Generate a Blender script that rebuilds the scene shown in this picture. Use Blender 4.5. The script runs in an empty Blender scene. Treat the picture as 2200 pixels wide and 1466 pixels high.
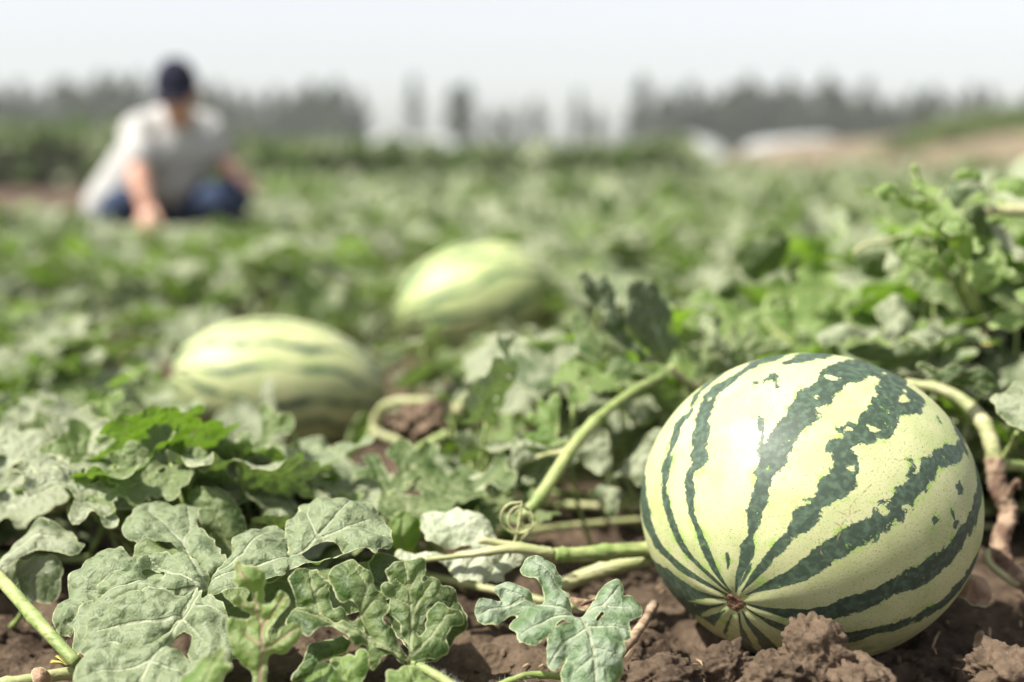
import bpy, bmesh, math, random
import numpy as np
from mathutils import Vector, Matrix, Quaternion

random.seed(7)
RNG = np.random.default_rng(11)
scene = bpy.context.scene
COL = scene.collection
R = math.radians

# ------------------------------------------------------------------ camera
FPX = 3056.0                      # focal length in pixels of the 2200 px wide photograph
PITCH = math.atan(388 / FPX)
CAMZ = 0.40
cam_d = bpy.data.cameras.new('camera')
cam = bpy.data.objects.new('camera', cam_d)
COL.objects.link(cam)
cam.location = (0, 0, CAMZ)
cam.rotation_euler = (math.pi / 2 - PITCH, 0, 0)
cam_d.sensor_width = 36
cam_d.lens = 36 * FPX / 2200
cam_d.clip_start = 0.02
cam_d.clip_end = 3000
cam_d.dof.use_dof = True
cam_d.dof.focus_distance = 1.055
cam_d.dof.aperture_fstop = 2.4
scene.camera = cam

# ------------------------------------------------------------------ light
SUN_EL, SUN_AZ = R(56), R(-112)    # azimuth from +Y, clockwise seen from above: from the left, a little behind the camera
sun_dir = Vector((math.sin(SUN_AZ) * math.cos(SUN_EL), math.cos(SUN_AZ) * math.cos(SUN_EL), math.sin(SUN_EL)))
sd_ = bpy.data.lights.new('sun', 'SUN')
sd_.energy = 4.8
sd_.angle = R(0.6)
sd_.color = (1.0, 0.95, 0.86)
sun = bpy.data.objects.new('sun', sd_)
COL.objects.link(sun)
sun.rotation_euler = sun_dir.to_track_quat('Z', 'Y').to_euler()
sun.location = (-3, -2, 5)

world = bpy.data.worlds.new('World')
scene.world = world
world.use_nodes = True
wn, wl = world.node_tree.nodes, world.node_tree.links
wn.clear()
sky = wn.new('ShaderNodeTexSky')
sky.sky_type = 'NISHITA'
sky.sun_disc = False
sky.sun_elevation = SUN_EL
sky.sun_rotation = SUN_AZ
sky.air_density = 1.0
sky.dust_density = 1.5
sky.ozone_density = 1.0
hs = wn.new('ShaderNodeHueSaturation')
hs.inputs['Saturation'].default_value = 0.28
hs.inputs['Hue'].default_value = 0.53
bg = wn.new('ShaderNodeBackground')
bg.inputs['Strength'].default_value = 0.10
wo = wn.new('ShaderNodeOutputWorld')
wl.new(sky.outputs[0], hs.inputs['Color'])
wl.new(hs.outputs[0], bg.inputs['Color'])
wl.new(bg.outputs[0], wo.inputs['Surface'])

scene.view_settings.view_transform = 'Standard'
scene.view_settings.look = 'None'
scene.view_settings.gamma = 1
scene.view_settings.use_curve_mapping = False
scene.view_settings.exposure = 1.0
scene.render.engine = 'CYCLES'
scene.cycles.use_denoising = True
scene.cycles.max_bounces = 8
scene.cycles.diffuse_bounces = 3
scene.cycles.transmission_bounces = 5
scene.cycles.volume_bounces = 1
scene.cycles.caustics_reflective = False
scene.cycles.caustics_refractive = False
scene.cycles.use_adaptive_sampling = False

# ------------------------------------------------------------------ helpers
FWD = np.array([0, math.cos(PITCH), -math.sin(PITCH)])
UPV = np.array([0, math.sin(PITCH), math.cos(PITCH)])
RGT = np.array([1.0, 0, 0])
CAM = np.array([0, 0, CAMZ])

def ray(u, v):
    u = np.asarray(u, float); v = np.asarray(v, float)
    return FWD + ((u - 1100) / FPX)[..., None] * RGT + ((733 - v) / FPX)[..., None] * UPV

def P(u, v, Y):
    d = ray(u, v)
    return CAM + d * (Y / d[..., 1])[..., None]

def proj(p):
    q = np.asarray(p, float) - CAM
    z = q @ FWD
    return 1100 + FPX * (q @ RGT) / z, 733 - FPX * (q @ UPV) / z

def unit(v):
    v = np.asarray(v, float)
    return v / np.linalg.norm(v)

_perm = np.random.default_rng(5).random((256, 256))
def vnoise(x, y):
    xi = np.floor(x).astype(int); yi = np.floor(y).astype(int)
    fx = x - xi; fy = y - yi
    fx = fx * fx * (3 - 2 * fx); fy = fy * fy * (3 - 2 * fy)
    a = _perm[xi % 256, yi % 256]; b = _perm[(xi + 1) % 256, yi % 256]
    c = _perm[xi % 256, (yi + 1) % 256]; d = _perm[(xi + 1) % 256, (yi + 1) % 256]
    return (a * (1 - fx) + b * fx) * (1 - fy) + (c * (1 - fx) + d * fx) * fy
def fbm(x, y, o=4):
    s = 0; a = .5
    for i in range(o):
        s = s + a * vnoise(x + 17.3 * i, y + 9.1 * i); x = x * 2.03; y = y * 2.03; a *= .5
    return s * 2 - 1 + .5 ** o

def mesh_np(name, V, T, mat=None, smooth=True, attrs=None, quads=False):
    me = bpy.data.meshes.new(name)
    V = np.ascontiguousarray(V, dtype=np.float32); T = np.ascontiguousarray(T, dtype=np.int32)
    k = T.shape[1]
    me.vertices.add(len(V)); me.vertices.foreach_set('co', V.ravel())
    me.loops.add(T.size); me.loops.foreach_set('vertex_index', T.ravel())
    me.polygons.add(len(T))
    me.polygons.foreach_set('loop_start', np.arange(0, T.size, k, dtype=np.int32))
    me.update(calc_edges=True)
    me.polygons.foreach_set('use_smooth', np.full(len(T), smooth))
    for n, a in (attrs or {}).items():
        a = np.asarray(a, dtype=np.float32)
        if a.ndim == 2:
            at = me.attributes.new(n, 'FLOAT_VECTOR', 'POINT'); at.data.foreach_set('vector', a.ravel())
        else:
            at = me.attributes.new(n, 'FLOAT', 'POINT'); at.data.foreach_set('value', a.ravel())
    if mat: me.materials.append(mat)
    me.update()
    return me

def link(name, data, parent=None, M=None, label=None, cat=None, group=None, kind=None):
    o = bpy.data.objects.new(name, data)
    COL.objects.link(o)
    if parent is not None: o.parent = parent
    if M is not None: o.matrix_basis = M
    if label: o['label'] = label
    if cat: o['category'] = cat
    if group: o['group'] = group
    if kind: o['kind'] = kind
    return o

def thing(name, loc, label, cat, group=None):
    return link(name, None, None, Matrix.Translation(Vector([float(c) for c in loc])), label, cat, group)

def spline(pts, n):
    """Catmull-Rom through pts, n samples"""
    p = np.asarray(pts, float)
    if len(p) == 2: 
        t = np.linspace(0, 1, n)[:, None]; return p[0] * (1 - t) + p[1] * t
    q = np.vstack([2 * p[0] - p[1], p, 2 * p[-1] - p[-2]])
    out = []
    for t in np.linspace(0, len(p) - 1 - 1e-9, n):
        i = int(t); f = t - i
        a, b, c, d = q[i], q[i + 1], q[i + 2], q[i + 3]
        out.append(.5 * ((2 * b) + (-a + c) * f + (2 * a - 5 * b + 4 * c - d) * f * f + (-a + 3 * b - 3 * c + d) * f ** 3))
    return np.array(out)

def tube(pts, rad, sides=7, jitter=0, cap=True):
    p = np.asarray(pts, float); n = len(p)
    rad = np.interp(np.linspace(0, 1, n), np.linspace(0, 1, len(np.atleast_1d(rad))), np.atleast_1d(rad))
    t = np.gradient(p, axis=0); t /= np.linalg.norm(t, axis=1)[:, None] + 1e-12
    ref = np.array([0, 0, 1.]) if abs(t[0][2]) < .9 else np.array([1., 0, 0])
    V = []
    a = np.cross(t[0], ref); a /= np.linalg.norm(a)
    for i in range(n):
        a = a - t[i] * (a @ t[i]); a /= np.linalg.norm(a) + 1e-12
        b = np.cross(t[i], a)
        for k in range(sides):
            th = 2 * math.pi * k / sides
            r = rad[i] * (1 + jitter * (random.random() - .5))
            V.append(p[i] + r * (math.cos(th) * a + math.sin(th) * b))
    T = []
    for i in range(n - 1):
        for k in range(sides):
            k2 = (k + 1) % sides
            A, B, C_, D = i * sides + k, i * sides + k2, (i + 1) * sides + k2, (i + 1) * sides + k
            T += [(A, B, C_), (A, C_, D)]
    if cap:
        V.append(p[0]); V.append(p[-1]); c0, c1 = len(V) - 2, len(V) - 1
        for k in range(sides):
            k2 = (k + 1) % sides
            T.append((c0, k2, k)); T.append((c1, (n - 1) * sides + k, (n - 1) * sides + k2))
    return np.array(V), np.array(T)

def merge(parts):
    V, T, o = [], [], 0
    for v, t in parts:
        V.append(v); T.append(np.asarray(t) + o); o += len(v)
    return np.vstack(V), np.vstack(T)

# ------------------------------------------------------------------ materials
def mat_new(name):
    m = bpy.data.materials.new(name); m.use_nodes = True
    nt = m.node_tree; nt.nodes.clear()
    return m, nt.nodes, nt.links
class NB:
    """small node-building helper"""
    def __init__(s, name):
        s.m, s.n, s.l = mat_new(name)
        s.out = s.n.new('ShaderNodeOutputMaterial')
    def set(s, sock, val):
        if hasattr(val, 'is_linked') or isinstance(val, bpy.types.NodeSocket): s.l.new(val, sock)
        elif isinstance(val, (tuple, list)) and len(val) == 3 and sock.type == 'RGBA': sock.default_value = (*val, 1)
        else: sock.default_value = val
    def attr(s, name, out='Fac'):
        nd = s.n.new('ShaderNodeAttribute'); nd.attribute_name = name; return nd.outputs[out]
    def noise(s, scale, detail=4, vec=None, rough=.5, out='Fac', dist=0):
        nd = s.n.new('ShaderNodeTexNoise'); nd.inputs['Scale'].default_value = scale
        nd.inputs['Detail'].default_value = detail; nd.inputs['Roughness'].default_value = rough
        nd.inputs['Distortion'].default_value = dist
        if vec is not None: s.l.new(vec, nd.inputs['Vector'])
        return nd.outputs[out]
    def voro(s, scale, vec=None, feature='F1', out='Distance', rand=1):
        nd = s.n.new('ShaderNodeTexVoronoi'); nd.feature = feature; nd.inputs['Scale'].default_value = scale
        nd.inputs['Randomness'].default_value = rand
        if vec is not None: s.l.new(vec, nd.inputs['Vector'])
        return nd.outputs[out]
    def math(s, op, a, b=0.0, c=None, clamp=False):
        nd = s.n.new('ShaderNodeMath'); nd.operation = op; nd.use_clamp = clamp
        s.set(nd.inputs[0], a); s.set(nd.inputs[1], b)
        if c is not None: s.set(nd.inputs[2], c)
        return nd.outputs[0]
    def ramp(s, fac, lo, hi, a=0.0, b=1.0, smooth=True):
        nd = s.n.new('ShaderNodeMapRange'); nd.interpolation_type = 'SMOOTHSTEP' if smooth else 'LINEAR'
        s.set(nd.inputs[0], fac); s.set(nd.inputs[1], lo); s.set(nd.inputs[2], hi); s.set(nd.inputs[3], a); s.set(nd.inputs[4], b)
        return nd.outputs[0]
    def mix(s, fac, a, b, blend='MIX'):
        nd = s.n.new('ShaderNodeMix'); nd.data_type = 'RGBA'; nd.blend_type = blend
        s.set(nd.inputs[0], fac); s.set(nd.inputs[6], a); s.set(nd.inputs[7], b)
        return nd.outputs[2]
    def obj(s): return s.n.new('ShaderNodeTexCoord').outputs['Object']
    def rnd(s): return s.n.new('ShaderNodeObjectInfo').outputs['Random']
    def bump(s, h, strength=.5, dist=.002, normal=None):
        nd = s.n.new('ShaderNodeBump'); nd.inputs['Strength'].default_value = strength
        nd.inputs['Distance'].default_value = dist; s.l.new(h, nd.inputs['Height'])
        if normal is not None: s.l.new(normal, nd.inputs['Normal'])
        return nd.outputs[0]
    def bsdf(s, color, rough=.6, spec=.4, normal=None, **kw):
        nd = s.n.new('ShaderNodeBsdfPrincipled')
        s.set(nd.inputs['Base Color'], color); s.set(nd.inputs['Roughness'], rough)
        s.set(nd.inputs['Specular IOR Level'], spec)
        if normal is not None: s.l.new(normal, nd.inputs['Normal'])
        for k, v in kw.items(): s.set(nd.inputs[k.replace('_', ' ')], v)
        return nd.outputs[0]
    def done(s, sh):
        s.l.new(sh, s.out.inputs['Surface']); return s.m

def leaf_material(name, top_dark, top_pale, under, trans, vein=(.42, .46, .30), tw=.34, spots=.0):
    b = NB(name)
    lp = b.attr('lp', 'Vector'); vd = b.attr('vd'); ed = b.attr('ed'); rn = b.rnd()
    n1 = b.noise(38, 3, lp); n2 = b.noise(9, 2, lp)
    wl_ = b.n.new('ShaderNodeVectorMath'); wl_.operation = 'ADD'
    nz_ = b.n.new('ShaderNodeVectorMath'); nz_.operation = 'SCALE'; nz_.inputs['Scale'].default_value = .006
    b.l.new(b.noise(110, 2, lp, out='Color'), nz_.inputs[0]); b.l.new(lp, wl_.inputs[0]); b.l.new(nz_.outputs[0], wl_.inputs[1])
    cell = b.voro(95, wl_.outputs[0], 'DISTANCE_TO_EDGE')
    cell2 = b.voro(330, lp, 'DISTANCE_TO_EDGE')
    f = b.math('ADD', b.math('MULTIPLY', n1, .7), b.math('MULTIPLY', n2, .5))
    near = b.ramp(vd, 0.0, .014, .28, 0.0)           # wax bloom gathers along the veins
    f = b.math('ADD', b.math('ADD', f, b.math('MULTIPLY', b.math('SUBTRACT', rn, .5), .4)), near)
    top = b.mix(b.ramp(f, .45, .82), top_dark, top_pale)
    net = b.ramp(cell, 0.0, .06, .22, 0.0)
    top = b.mix(net, top, vein)
    vmask = b.ramp(vd, .0002, .0010, .85, 0.0)
    top = b.mix(vmask, top, vein)
    rim = b.ramp(ed, .0003, .0011, .75, 0.0)
    top = b.mix(rim, top, (.52, .54, .30))
    if spots:
        sp = b.ramp(b.noise(16, 3, lp), .70, .76, 0, spots)
        top = b.mix(sp, top, (.42, .24, .13))
        sp2 = b.ramp(b.voro(75, lp), .07, .03, 0, .9)
        sp2 = b.math('MULTIPLY', sp2, b.ramp(b.noise(20, 1, lp), .58, .62))
        top = b.mix(sp2, top, (.18, .09, .045))
    un = b.mix(b.ramp(vd, .0008, .0022, .9, 0.0), b.mix(net, under, vein), (.45, .52, .26))
    un = b.mix(rim, un, (.5, .54, .3))
    geo = b.n.new('ShaderNodeNewGeometry').outputs['Backfacing']
    colr = b.mix(geo, top, un)
    h = b.math('ADD', b.math('MULTIPLY', b.ramp(cell, 0.0, .42, 0, 1), b.math('ADD', .4, n1)), b.math('MULTIPLY', b.ramp(cell2, 0, .3), .14))
    h = b.math('ADD', h, b.math('MULTIPLY', b.noise(48, 2, lp), 1.6))
    h = b.math('ADD', h, b.ramp(vd, .0002, .0013, -.45, 0))
    nrm = b.bump(h, .8, .0019)
    pr = b.bsdf(colr, b.math('ADD', .42, b.math('MULTIPLY', n1, .25)), .42, nrm)
    tr = b.n.new('ShaderNodeBsdfTranslucent')
    b.set(tr.inputs['Color'], b.mix(vmask, trans, tuple(min(1, c * .6) for c in trans)))
    b.l.new(nrm, tr.inputs['Normal'])
    mx = b.n.new('ShaderNodeMixShader'); mx.inputs[0].default_value = tw
    b.l.new(pr, mx.inputs[1]); b.l.new(tr.outputs[0], mx.inputs[2])
    return b.done(mx.outputs[0])

M_LEAF = leaf_material('leaf_glaucous', (.065, .100, .034), (.270, .300, .185), (.23, .27, .165), (.15, .25, .035), tw=.28, spots=.35)
M_LEAF_SPOT = leaf_material('leaf_glaucous_spotted', (.038, .080, .020), (.225, .275, .150), (.23, .27, .165), (.16, .27, .035), spots=.75)
M_LEAF_GREEN = leaf_material('leaf_fresh', (.045, .085, .020), (.155, .205, .078), (.13, .19, .06), (.18, .34, .02), vein=(.30, .33, .17))
M_LEAF_YOUNG = leaf_material('leaf_young', (.08, .15, .025), (.20, .28, .09), (.16, .25, .06), (.27, .48, .03), vein=(.30, .36, .14), tw=.4)
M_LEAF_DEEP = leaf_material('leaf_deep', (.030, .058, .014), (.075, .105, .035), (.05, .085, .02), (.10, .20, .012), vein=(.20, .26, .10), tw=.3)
M_LEAF_UNDER = leaf_material('leaf_pale', (.30, .34, .22), (.44, .47, .34), (.14, .20, .08), (.24, .40, .06), vein=(.56, .62, .38), tw=.2)

def stem_material(name, c1, c2, rough=.55, bumpscale=260):
    b = NB(name)
    o = b.obj()
    c = b.mix(b.ramp(b.noise(45, 4, o), .35, .7), c1, c2)
    mp = b.n.new('ShaderNodeVectorMath'); mp.operation = 'MULTIPLY'; b.l.new(o, mp.inputs[0]); mp.inputs[1].default_value = (.25, 1, 1)
    c = b.mix(b.ramp(b.noise(150, 4, mp.outputs[0]), .52, .68, 0, .5), c, tuple(q * .45 for q in c1))
    return b.done(b.bsdf(c, rough, .4, b.bump(b.noise(bumpscale, 4, mp.outputs[0]), .8, .0016)))
M_STEM = stem_material('stem_green', (.19, .26, .075), (.34, .38, .15))
M_STEM_PALE = stem_material('stem_pale', (.30, .33, .14), (.42, .40, .22))
M_WOOD = stem_material('stem_woody', (.12, .07, .045), (.42, .31, .21), .85, 180)
M_HAIR = stem_material('stem_hair', (.6, .62, .5), (.7, .7, .6))

def soil_material(name, k=1.0):
    b = NB(name)
    g = b.n.new('ShaderNodeNewGeometry').outputs['Position']
    n = b.noise(14, 6, g, .6); n2 = b.noise(120, 5, g, .65)
    c = b.mix(b.ramp(n, .3, .7), (.042 * k, .029 * k, .019 * k), (.150 * k, .108 * k, .073 * k))
    c = b.mix(b.ramp(n2, .45, .75, 0, .6), c, (.22 * k, .16 * k, .11 * k))
    h = b.math('ADD', b.noise(75, 8, g, .7), b.math('MULTIPLY', b.voro(190, g), .35))
    return b.done(b.bsdf(c, .95, .15, b.bump(h, .9, .007)))
M_SOIL = soil_material('soil')

# ------------------------------------------------------------------ ground
def ground_h(x, y):
    z = .016 * fbm(x * 3.1 + 5, y * 3.1, 3)
    near = np.clip((3.0 - y) / 1.2, 0, 1)
    z = z + near * (.022 * np.abs(fbm(x * 17, y * 17, 4)) + .011 * fbm(x * 55, y * 55, 3) + .003 * fbm(x * 160, y * 160, 2))
    # ridge of turned earth in front of the big melon
    cx, cy = .20, .985
    z = z + .022 * np.exp(-((x - cx) / .13) ** 2 - ((y - cy) / .045) ** 2) * (1 + .8 * fbm(x * 40, y * 40, 3))
    z = z * np.clip(1 - (y - 4) / 20, .2, 1) - .012
    return z

def grow(a, b, s, end, rate=1.06):
    mid = np.arange(a, b, s)
    up = [mid[-1]]; st = s
    while up[-1] < end: st *= rate; up.append(up[-1] + st)
    return mid, np.array(up[1:])
ymid, yup = grow(.55, 1.75, .0034, 900)
ydn = np.array([-12, -6, -3, -1.5, -.7, -.2, .1, .25, .36, .44, .5])
ys = np.concatenate([ydn, ymid, yup])
xmid, xup = grow(-.55, .75, .0038, 600)
xdn = -(grow(.55, .56, .0038, 600)[1])[::-1]
xs = np.concatenate([xdn, xmid, xup])
GX, GY = np.meshgrid(xs, ys)
GZ = ground_h(GX, GY)
nx, ny = len(xs), len(ys)
ii = np.arange(ny - 1)[:, None] * nx + np.arange(nx - 1)[None, :]
Q = np.stack([ii, ii + 1, ii + nx + 1, ii + nx], -1).reshape(-1, 4)
b = NB('ground_soil')
g = b.n.new('ShaderNodeNewGeometry').outputs['Position']
n = b.noise(14, 6, g, .6); n2 = b.noise(120, 5, g, .65)
c = b.mix(b.ramp(n, .3, .7), (.040, .027, .018), (.135, .097, .066))
c = b.mix(b.ramp(n2, .45, .75, 0, .5), c, (.21, .15, .105))
sx = b.n.new('ShaderNodeSeparateXYZ'); b.l.new(g, sx.inputs[0])
grass = b.mix(b.noise(.5, 4, g), (.09, .13, .045), (.17, .19, .09))
c = b.mix(b.ramp(sx.outputs[1], 26, 34), c, grass)
h = b.math('ADD', b.noise(75, 8, g, .7), b.math('MULTIPLY', b.voro(190, g), .35))
M_GROUND = b.done(b.bsdf(c, .95, .15, b.bump(h, .9, .007)))
link('ground', mesh_np('ground', np.stack([GX, GY, GZ], -1).reshape(-1, 3), Q, M_GROUND), kind='structure')

# earth bank rising on the right, with its own relief
bx_, by_ = np.meshgrid(np.linspace(3.8, 40, 120), np.linspace(19.5, 60, 70))
sm = lambda t: np.clip(t, 0, 1) ** 2 * (3 - 2 * np.clip(t, 0, 1))
bz = sm((bx_ - 5.0) / 8) * sm((by_ - 20) / 10) * (1.18 + .2 * fbm(bx_ * .3, by_ * .3, 3)) + .06 * fbm(bx_ * 1.4, by_ * 1.4, 4) * sm((by_ - 20) / 3) - .03
nbx = 120
iq = np.arange(69)[:, None] * nbx + np.arange(119)[None, :]
bq = np.stack([iq, iq + 1, iq + nbx + 1, iq + nbx], -1).reshape(-1, 4)
b = NB('bank_earth')
g = b.n.new('ShaderNodeNewGeometry').outputs['Position']
c = b.mix(b.ramp(b.noise(.7, 6, g, .6), .35, .65), (.13, .10, .070), (.20, .155, .11))
c = b.mix(b.ramp(b.noise(1.3, 5, g, .6), .52, .66, 0, .8), c, (.15, .17, .07))
M_BANK = b.done(b.bsdf(c, .95, .1))
link('earth_bank', mesh_np('earth_bank', np.stack([bx_, by_, bz], -1).reshape(-1, 3), bq, M_BANK), kind='structure')

# ------------------------------------------------------------------ soil clods
def clod_mesh(seed, res=5, rough=.34):
    bm = bmesh.new(); bmesh.ops.create_icosphere(bm, subdivisions=res, radius=1)
    V = np.array([v.co[:] for v in bm.verts]); T = np.array([[v.index for v in f.verts] for f in bm.faces]); bm.free()
    s = seed * 3.7
    n = fbm(V[:, 0] * 1.6 + s, V[:, 1] * 1.6 + V[:, 2] * 1.3, 2) * .5 + fbm(V[:, 0] * 4 + V[:, 2] * 3 + s, V[:, 1] * 4 - V[:, 2] * 2, 3) * rough + \
        (fbm(V[:, 0] * 13 + s, V[:, 2] * 13 + V[:, 1] * 9, 3) * .13 if res > 3 else 0)
    V = V * (1 + n)[:, None]
    return V, T
clods = [  # u, v, Y, size(x,y,z) in m, label
    (1750, 1405, .968, (.025, .020, .024), 'tall lumpy brown clod of earth against the front of the big watermelon'),
    (1650, 1452, .955, (.028, .022, .016), 'broad crumbly clod of earth below the blossom end of the big watermelon'),
    (1560, 1432, .965, (.018, .016, .016), 'small dark crumbly clod just left of the broad clod under the big watermelon'),
    (1425, 1452, .965, (.033, .024, .013), 'flat brown clod of earth between the five-lobed leaf and the big watermelon'),
    (1835, 1455, .955, (.026, .02, .014), 'low earth clod at the right end of the clods before the big watermelon'),
    (2165, 1440, .975, (.028, .024, .016), 'lone earth clod in the bottom right corner of the field'),
    (905, 905, 1.62, (.034, .03, .022), 'pinkish blurred clod of bare earth lying between the left melon and the diagonal stem'),
]
for k, (u, v, Y, s, lab) in enumerate(clods):
    V, T = clod_mesh(k + 1)
    p = P(u, v, Y)
    link('soil_clod', mesh_np('soil_clod', V * np.array(s), T, M_SOIL if k != 6 else soil_material('soil_pinkish', 1.5)), None, Matrix.Translation(Vector(p)) @ Matrix.Rotation(k * 1.3, 4, 'Z').to_4x4(), lab, 'earth clod')
crumb = []
bV, bT = clod_mesh(9, 2, .5)
for k in range(1500):
    x, y = random.uniform(-.45, .75), random.uniform(.85, 1.5)
    if k < 700: x, y = random.gauss(.24, .14), random.gauss(.99, .05)
    s = random.choice([.0018, .0025, .003, .0045, .007]) * random.uniform(.7, 1.4)
    a = random.uniform(0, 6.28)
    Rm = np.array(Matrix.Rotation(a, 3, (random.random(), random.random(), random.random() + .1)))
    z = float(ground_h(np.array(x), np.array(y)))
    crumb.append(((bV * [1, .8, .7] * s) @ Rm.T + [x, y, z + s * .3], bT))
V, T = merge(crumb)
link('soil_crumbs', mesh_np('soil_crumbs', V, T, M_SOIL), kind='stuff', label='loose brown crumbs of earth scattered over the bare soil')

# ------------------------------------------------------------------ leaf meshing
def clip_mesh(X, Y, F):
    """triangles of the grid where F>0, cut cleanly along F=0"""
    ny, nx = X.shape
    P2 = np.stack([X.ravel(), Y.ravel()], 1); f = F.ravel()
    i = (np.arange(ny - 1)[:, None] * nx + np.arange(nx - 1)[None, :]).ravel()
    T = np.concatenate([np.stack([i, i + 1, i + nx + 1], 1), np.stack([i, i + nx + 1, i + nx], 1)])
    ins = f > 0
    cnt = ins[T].sum(1)
    full = T[cnt == 3]
    verts = []; cut = {}
    base = len(P2); extra = []
    def ev(a, b):
        k = (a, b) if a < b else (b, a)
        if k not in cut:
            t = f[a] / (f[a] - f[b]); t = min(max(t, .02), .98)
            extra.append(P2[a] * (1 - t) + P2[b] * t); cut[k] = base + len(extra) - 1
        return cut[k]
    out = []
    for t in T[(cnt == 1) | (cnt == 2)]:
        s = [ins[j] for j in t]
        if sum(s) == 1:
            k = s.index(True); a, b_, c_ = t[k], t[(k + 1) % 3], t[(k + 2) % 3]
            out.append((a, ev(a, b_), ev(a, c_)))
        else:
            k = s.index(False); a, b_, c_ = t[k], t[(k + 1) % 3], t[(k + 2) % 3]
            e1, e2 = ev(a, b_), ev(a, c_)
            out.append((e1, b_, c_)); out.append((e1, c_, e2))
    allP = np.vstack([P2, np.array(extra).reshape(-1, 2)])
    TT = np.vstack([full, np.array(out).reshape(-1, 3)]).astype(int)
    used = np.unique(TT)
    remap = -np.ones(len(allP), int); remap[used] = np.arange(len(used))
    ff = np.concatenate([f, np.zeros(len(extra))])
    return allP[used], remap[TT], ff[used]

def seg_dist(p, a, b):
    a = np.asarray(a, float); b = np.asarray(b, float)
    d = b - a; t = np.clip(((p - a) @ d) / (d @ d + 1e-15), 0, 1)
    return np.linalg.norm(p - a - t[:, None] * d, axis=1), t

def poly_sd(p, poly):
    poly = np.asarray(poly, float); n = len(poly)
    dist = np.full(len(p), 1e9); ins = np.zeros(len(p), bool)
    for i in range(n):
        a, b_ = poly[i], poly[(i + 1) % n]
        d, _ = seg_dist(p, a, b_); dist = np.minimum(dist, d)
        c = (a[1] > p[:, 1]) != (b_[1] > p[:, 1])
        with np.errstate(divide='ignore', invalid='ignore'):
            xx = (b_[0] - a[0]) * (p[:, 1] - a[1]) / (b_[1] - a[1]) + a[0]
        ins ^= c & (p[:, 0] < xx)
    return np.where(ins, dist, -dist)

def vein_dist(p, veins):
    """distance to nearest vein, widened towards the thick start of each"""
    vd = np.full(len(p), 1.0)
    for vn in veins:
        pts, w0 = vn
        n = len(pts) - 1
        for i in range(n):
            d, t = seg_dist(p, pts[i], pts[i + 1])
            w = w0 * (1 - .8 * (i + t) / n)
            vd = np.minimum(vd, np.maximum(d - w, 0) if w0 > 0 else d)
    return vd

def smooth_closed(poly, n=3):
    p = np.asarray(poly, float)
    for _ in range(n - 1):
        q = np.roll(p, -1, 0)
        p = np.stack([p * .75 + q * .25, p * .25 + q * .75], 1).reshape(-1, 2)
    return p

# generic leaves in metre units, stalk end at origin, midrib along +Y
def generic_leaf(seed, res, size=.11, mat=None, cup=0., droop=0., ruffle=.006):
    rg = np.random.default_rng(seed)
    caps, veins = [], []
    mains = [(0, 1.0, 3), (48, .70, 2), (-48, .70, 2), (108, .48, 1), (-108, .48, 1)]
    for ang, L, ns in mains:
        ang += rg.uniform(-7, 7); L *= rg.uniform(.88, 1.1)
        d = np.array([math.sin(R(ang)), math.cos(R(ang))])
        tip = d * L * .93
        caps.append((np.zeros(2), tip * .5, .035, .06)); caps.append((tip * .5, tip, .055, rg.uniform(.05, .085)))
        vv = [np.zeros(2), tip * .5 + rg.uniform(-.015, .015, 2), tip * 1.04]
        veins.append((vv, .010))
        for j in range(ns):
            t = (.36 + .25 * j) * rg.uniform(.9, 1.1)
            for sgn in (1, -1):
                if rg.random() < .12 and ns < 3: continue
                a2 = R(ang + sgn * rg.uniform(42, 62)); l2 = (.30 - .055 * j) * L ** .5 * rg.uniform(.75, 1.15)
                p0 = tip * t; p1 = p0 + l2 * np.array([math.sin(a2), math.cos(a2)])
                caps.append((p0, p1, .045, rg.uniform(.055, .085))); veins.append(([p0, p1 * 1.02], .005))
                if l2 > .22:
                    q0 = p0 * .4 + p1 * .6
                    for s3 in (1, -1):
                        a3 = a2 + s3 * .9
                        q1 = q0 + .11 * np.array([math.sin(a3), math.cos(a3)])
                        caps.append((q0, q1, .03, .045))
    g = np.linspace(-1.0, 1.15, res)
    X, Y = np.meshgrid(np.linspace(-.95, .95, res), g)
    p = np.stack([X.ravel(), Y.ravel()], 1)
    acc = 0; k = 48
    for a, b_, r0, r1 in caps:
        d, t = seg_dist(p, a, b_)
        acc = acc + np.exp(np.clip(k * (r0 + (r1 - r0) * t - d), -60, 60))
    F = np.log(acc + 1e-30) / k
    F = F + .016 * (vnoise(p[:, 0] * 17 + seed, p[:, 1] * 17) - .5) + .008 * (vnoise(p[:, 0] * 50, p[:, 1] * 50 + seed) - .5)
    V2, T, ff = clip_mesh(X, Y, F.reshape(X.shape))
    vd = vein_dist(V2, veins)
    x, y = V2[:, 0], V2[:, 1]
    r = np.hypot(x, y)
    z = cup * r * r * .5 - droop * np.maximum(y, 0) ** 2 * .5
    z = z + ruffle / .11 * np.exp(-ff / .06) * (2 * vnoise(x * 6 + seed, y * 6 + 3) - 1) * 1.1
    z = z + .05 * (2 * vnoise(x * 2.6 + seed * 2, y * 2.6) - 1) + .018 * np.minimum(vd, .05) / .05 + .02 * (vnoise(x * 11, y * 11 + seed) - .5)
    V = np.stack([x, y, z], 1) * size
    return mesh_np('leaf', V, T, mat, attrs={'vd': vd * size, 'ed': ff * size, 'lp': np.stack([x * size + seed * .37, y * size, z * 0], 1)})

VAR = [(.35, .25, .006), (-.25, .7, .009), (.6, .1, .008), (.1, 1.0, .010), (-.5, .3, .007), (.8, .9, .009)]
MID = {}
for key, mt in (('g', M_LEAF), ('f', M_LEAF_GREEN), ('y', M_LEAF_YOUNG), ('s', M_LEAF_SPOT)):
    MID[key] = [generic_leaf(10 + i, 58, .11, mt, *VAR[i]) for i in range(6)]

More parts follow.
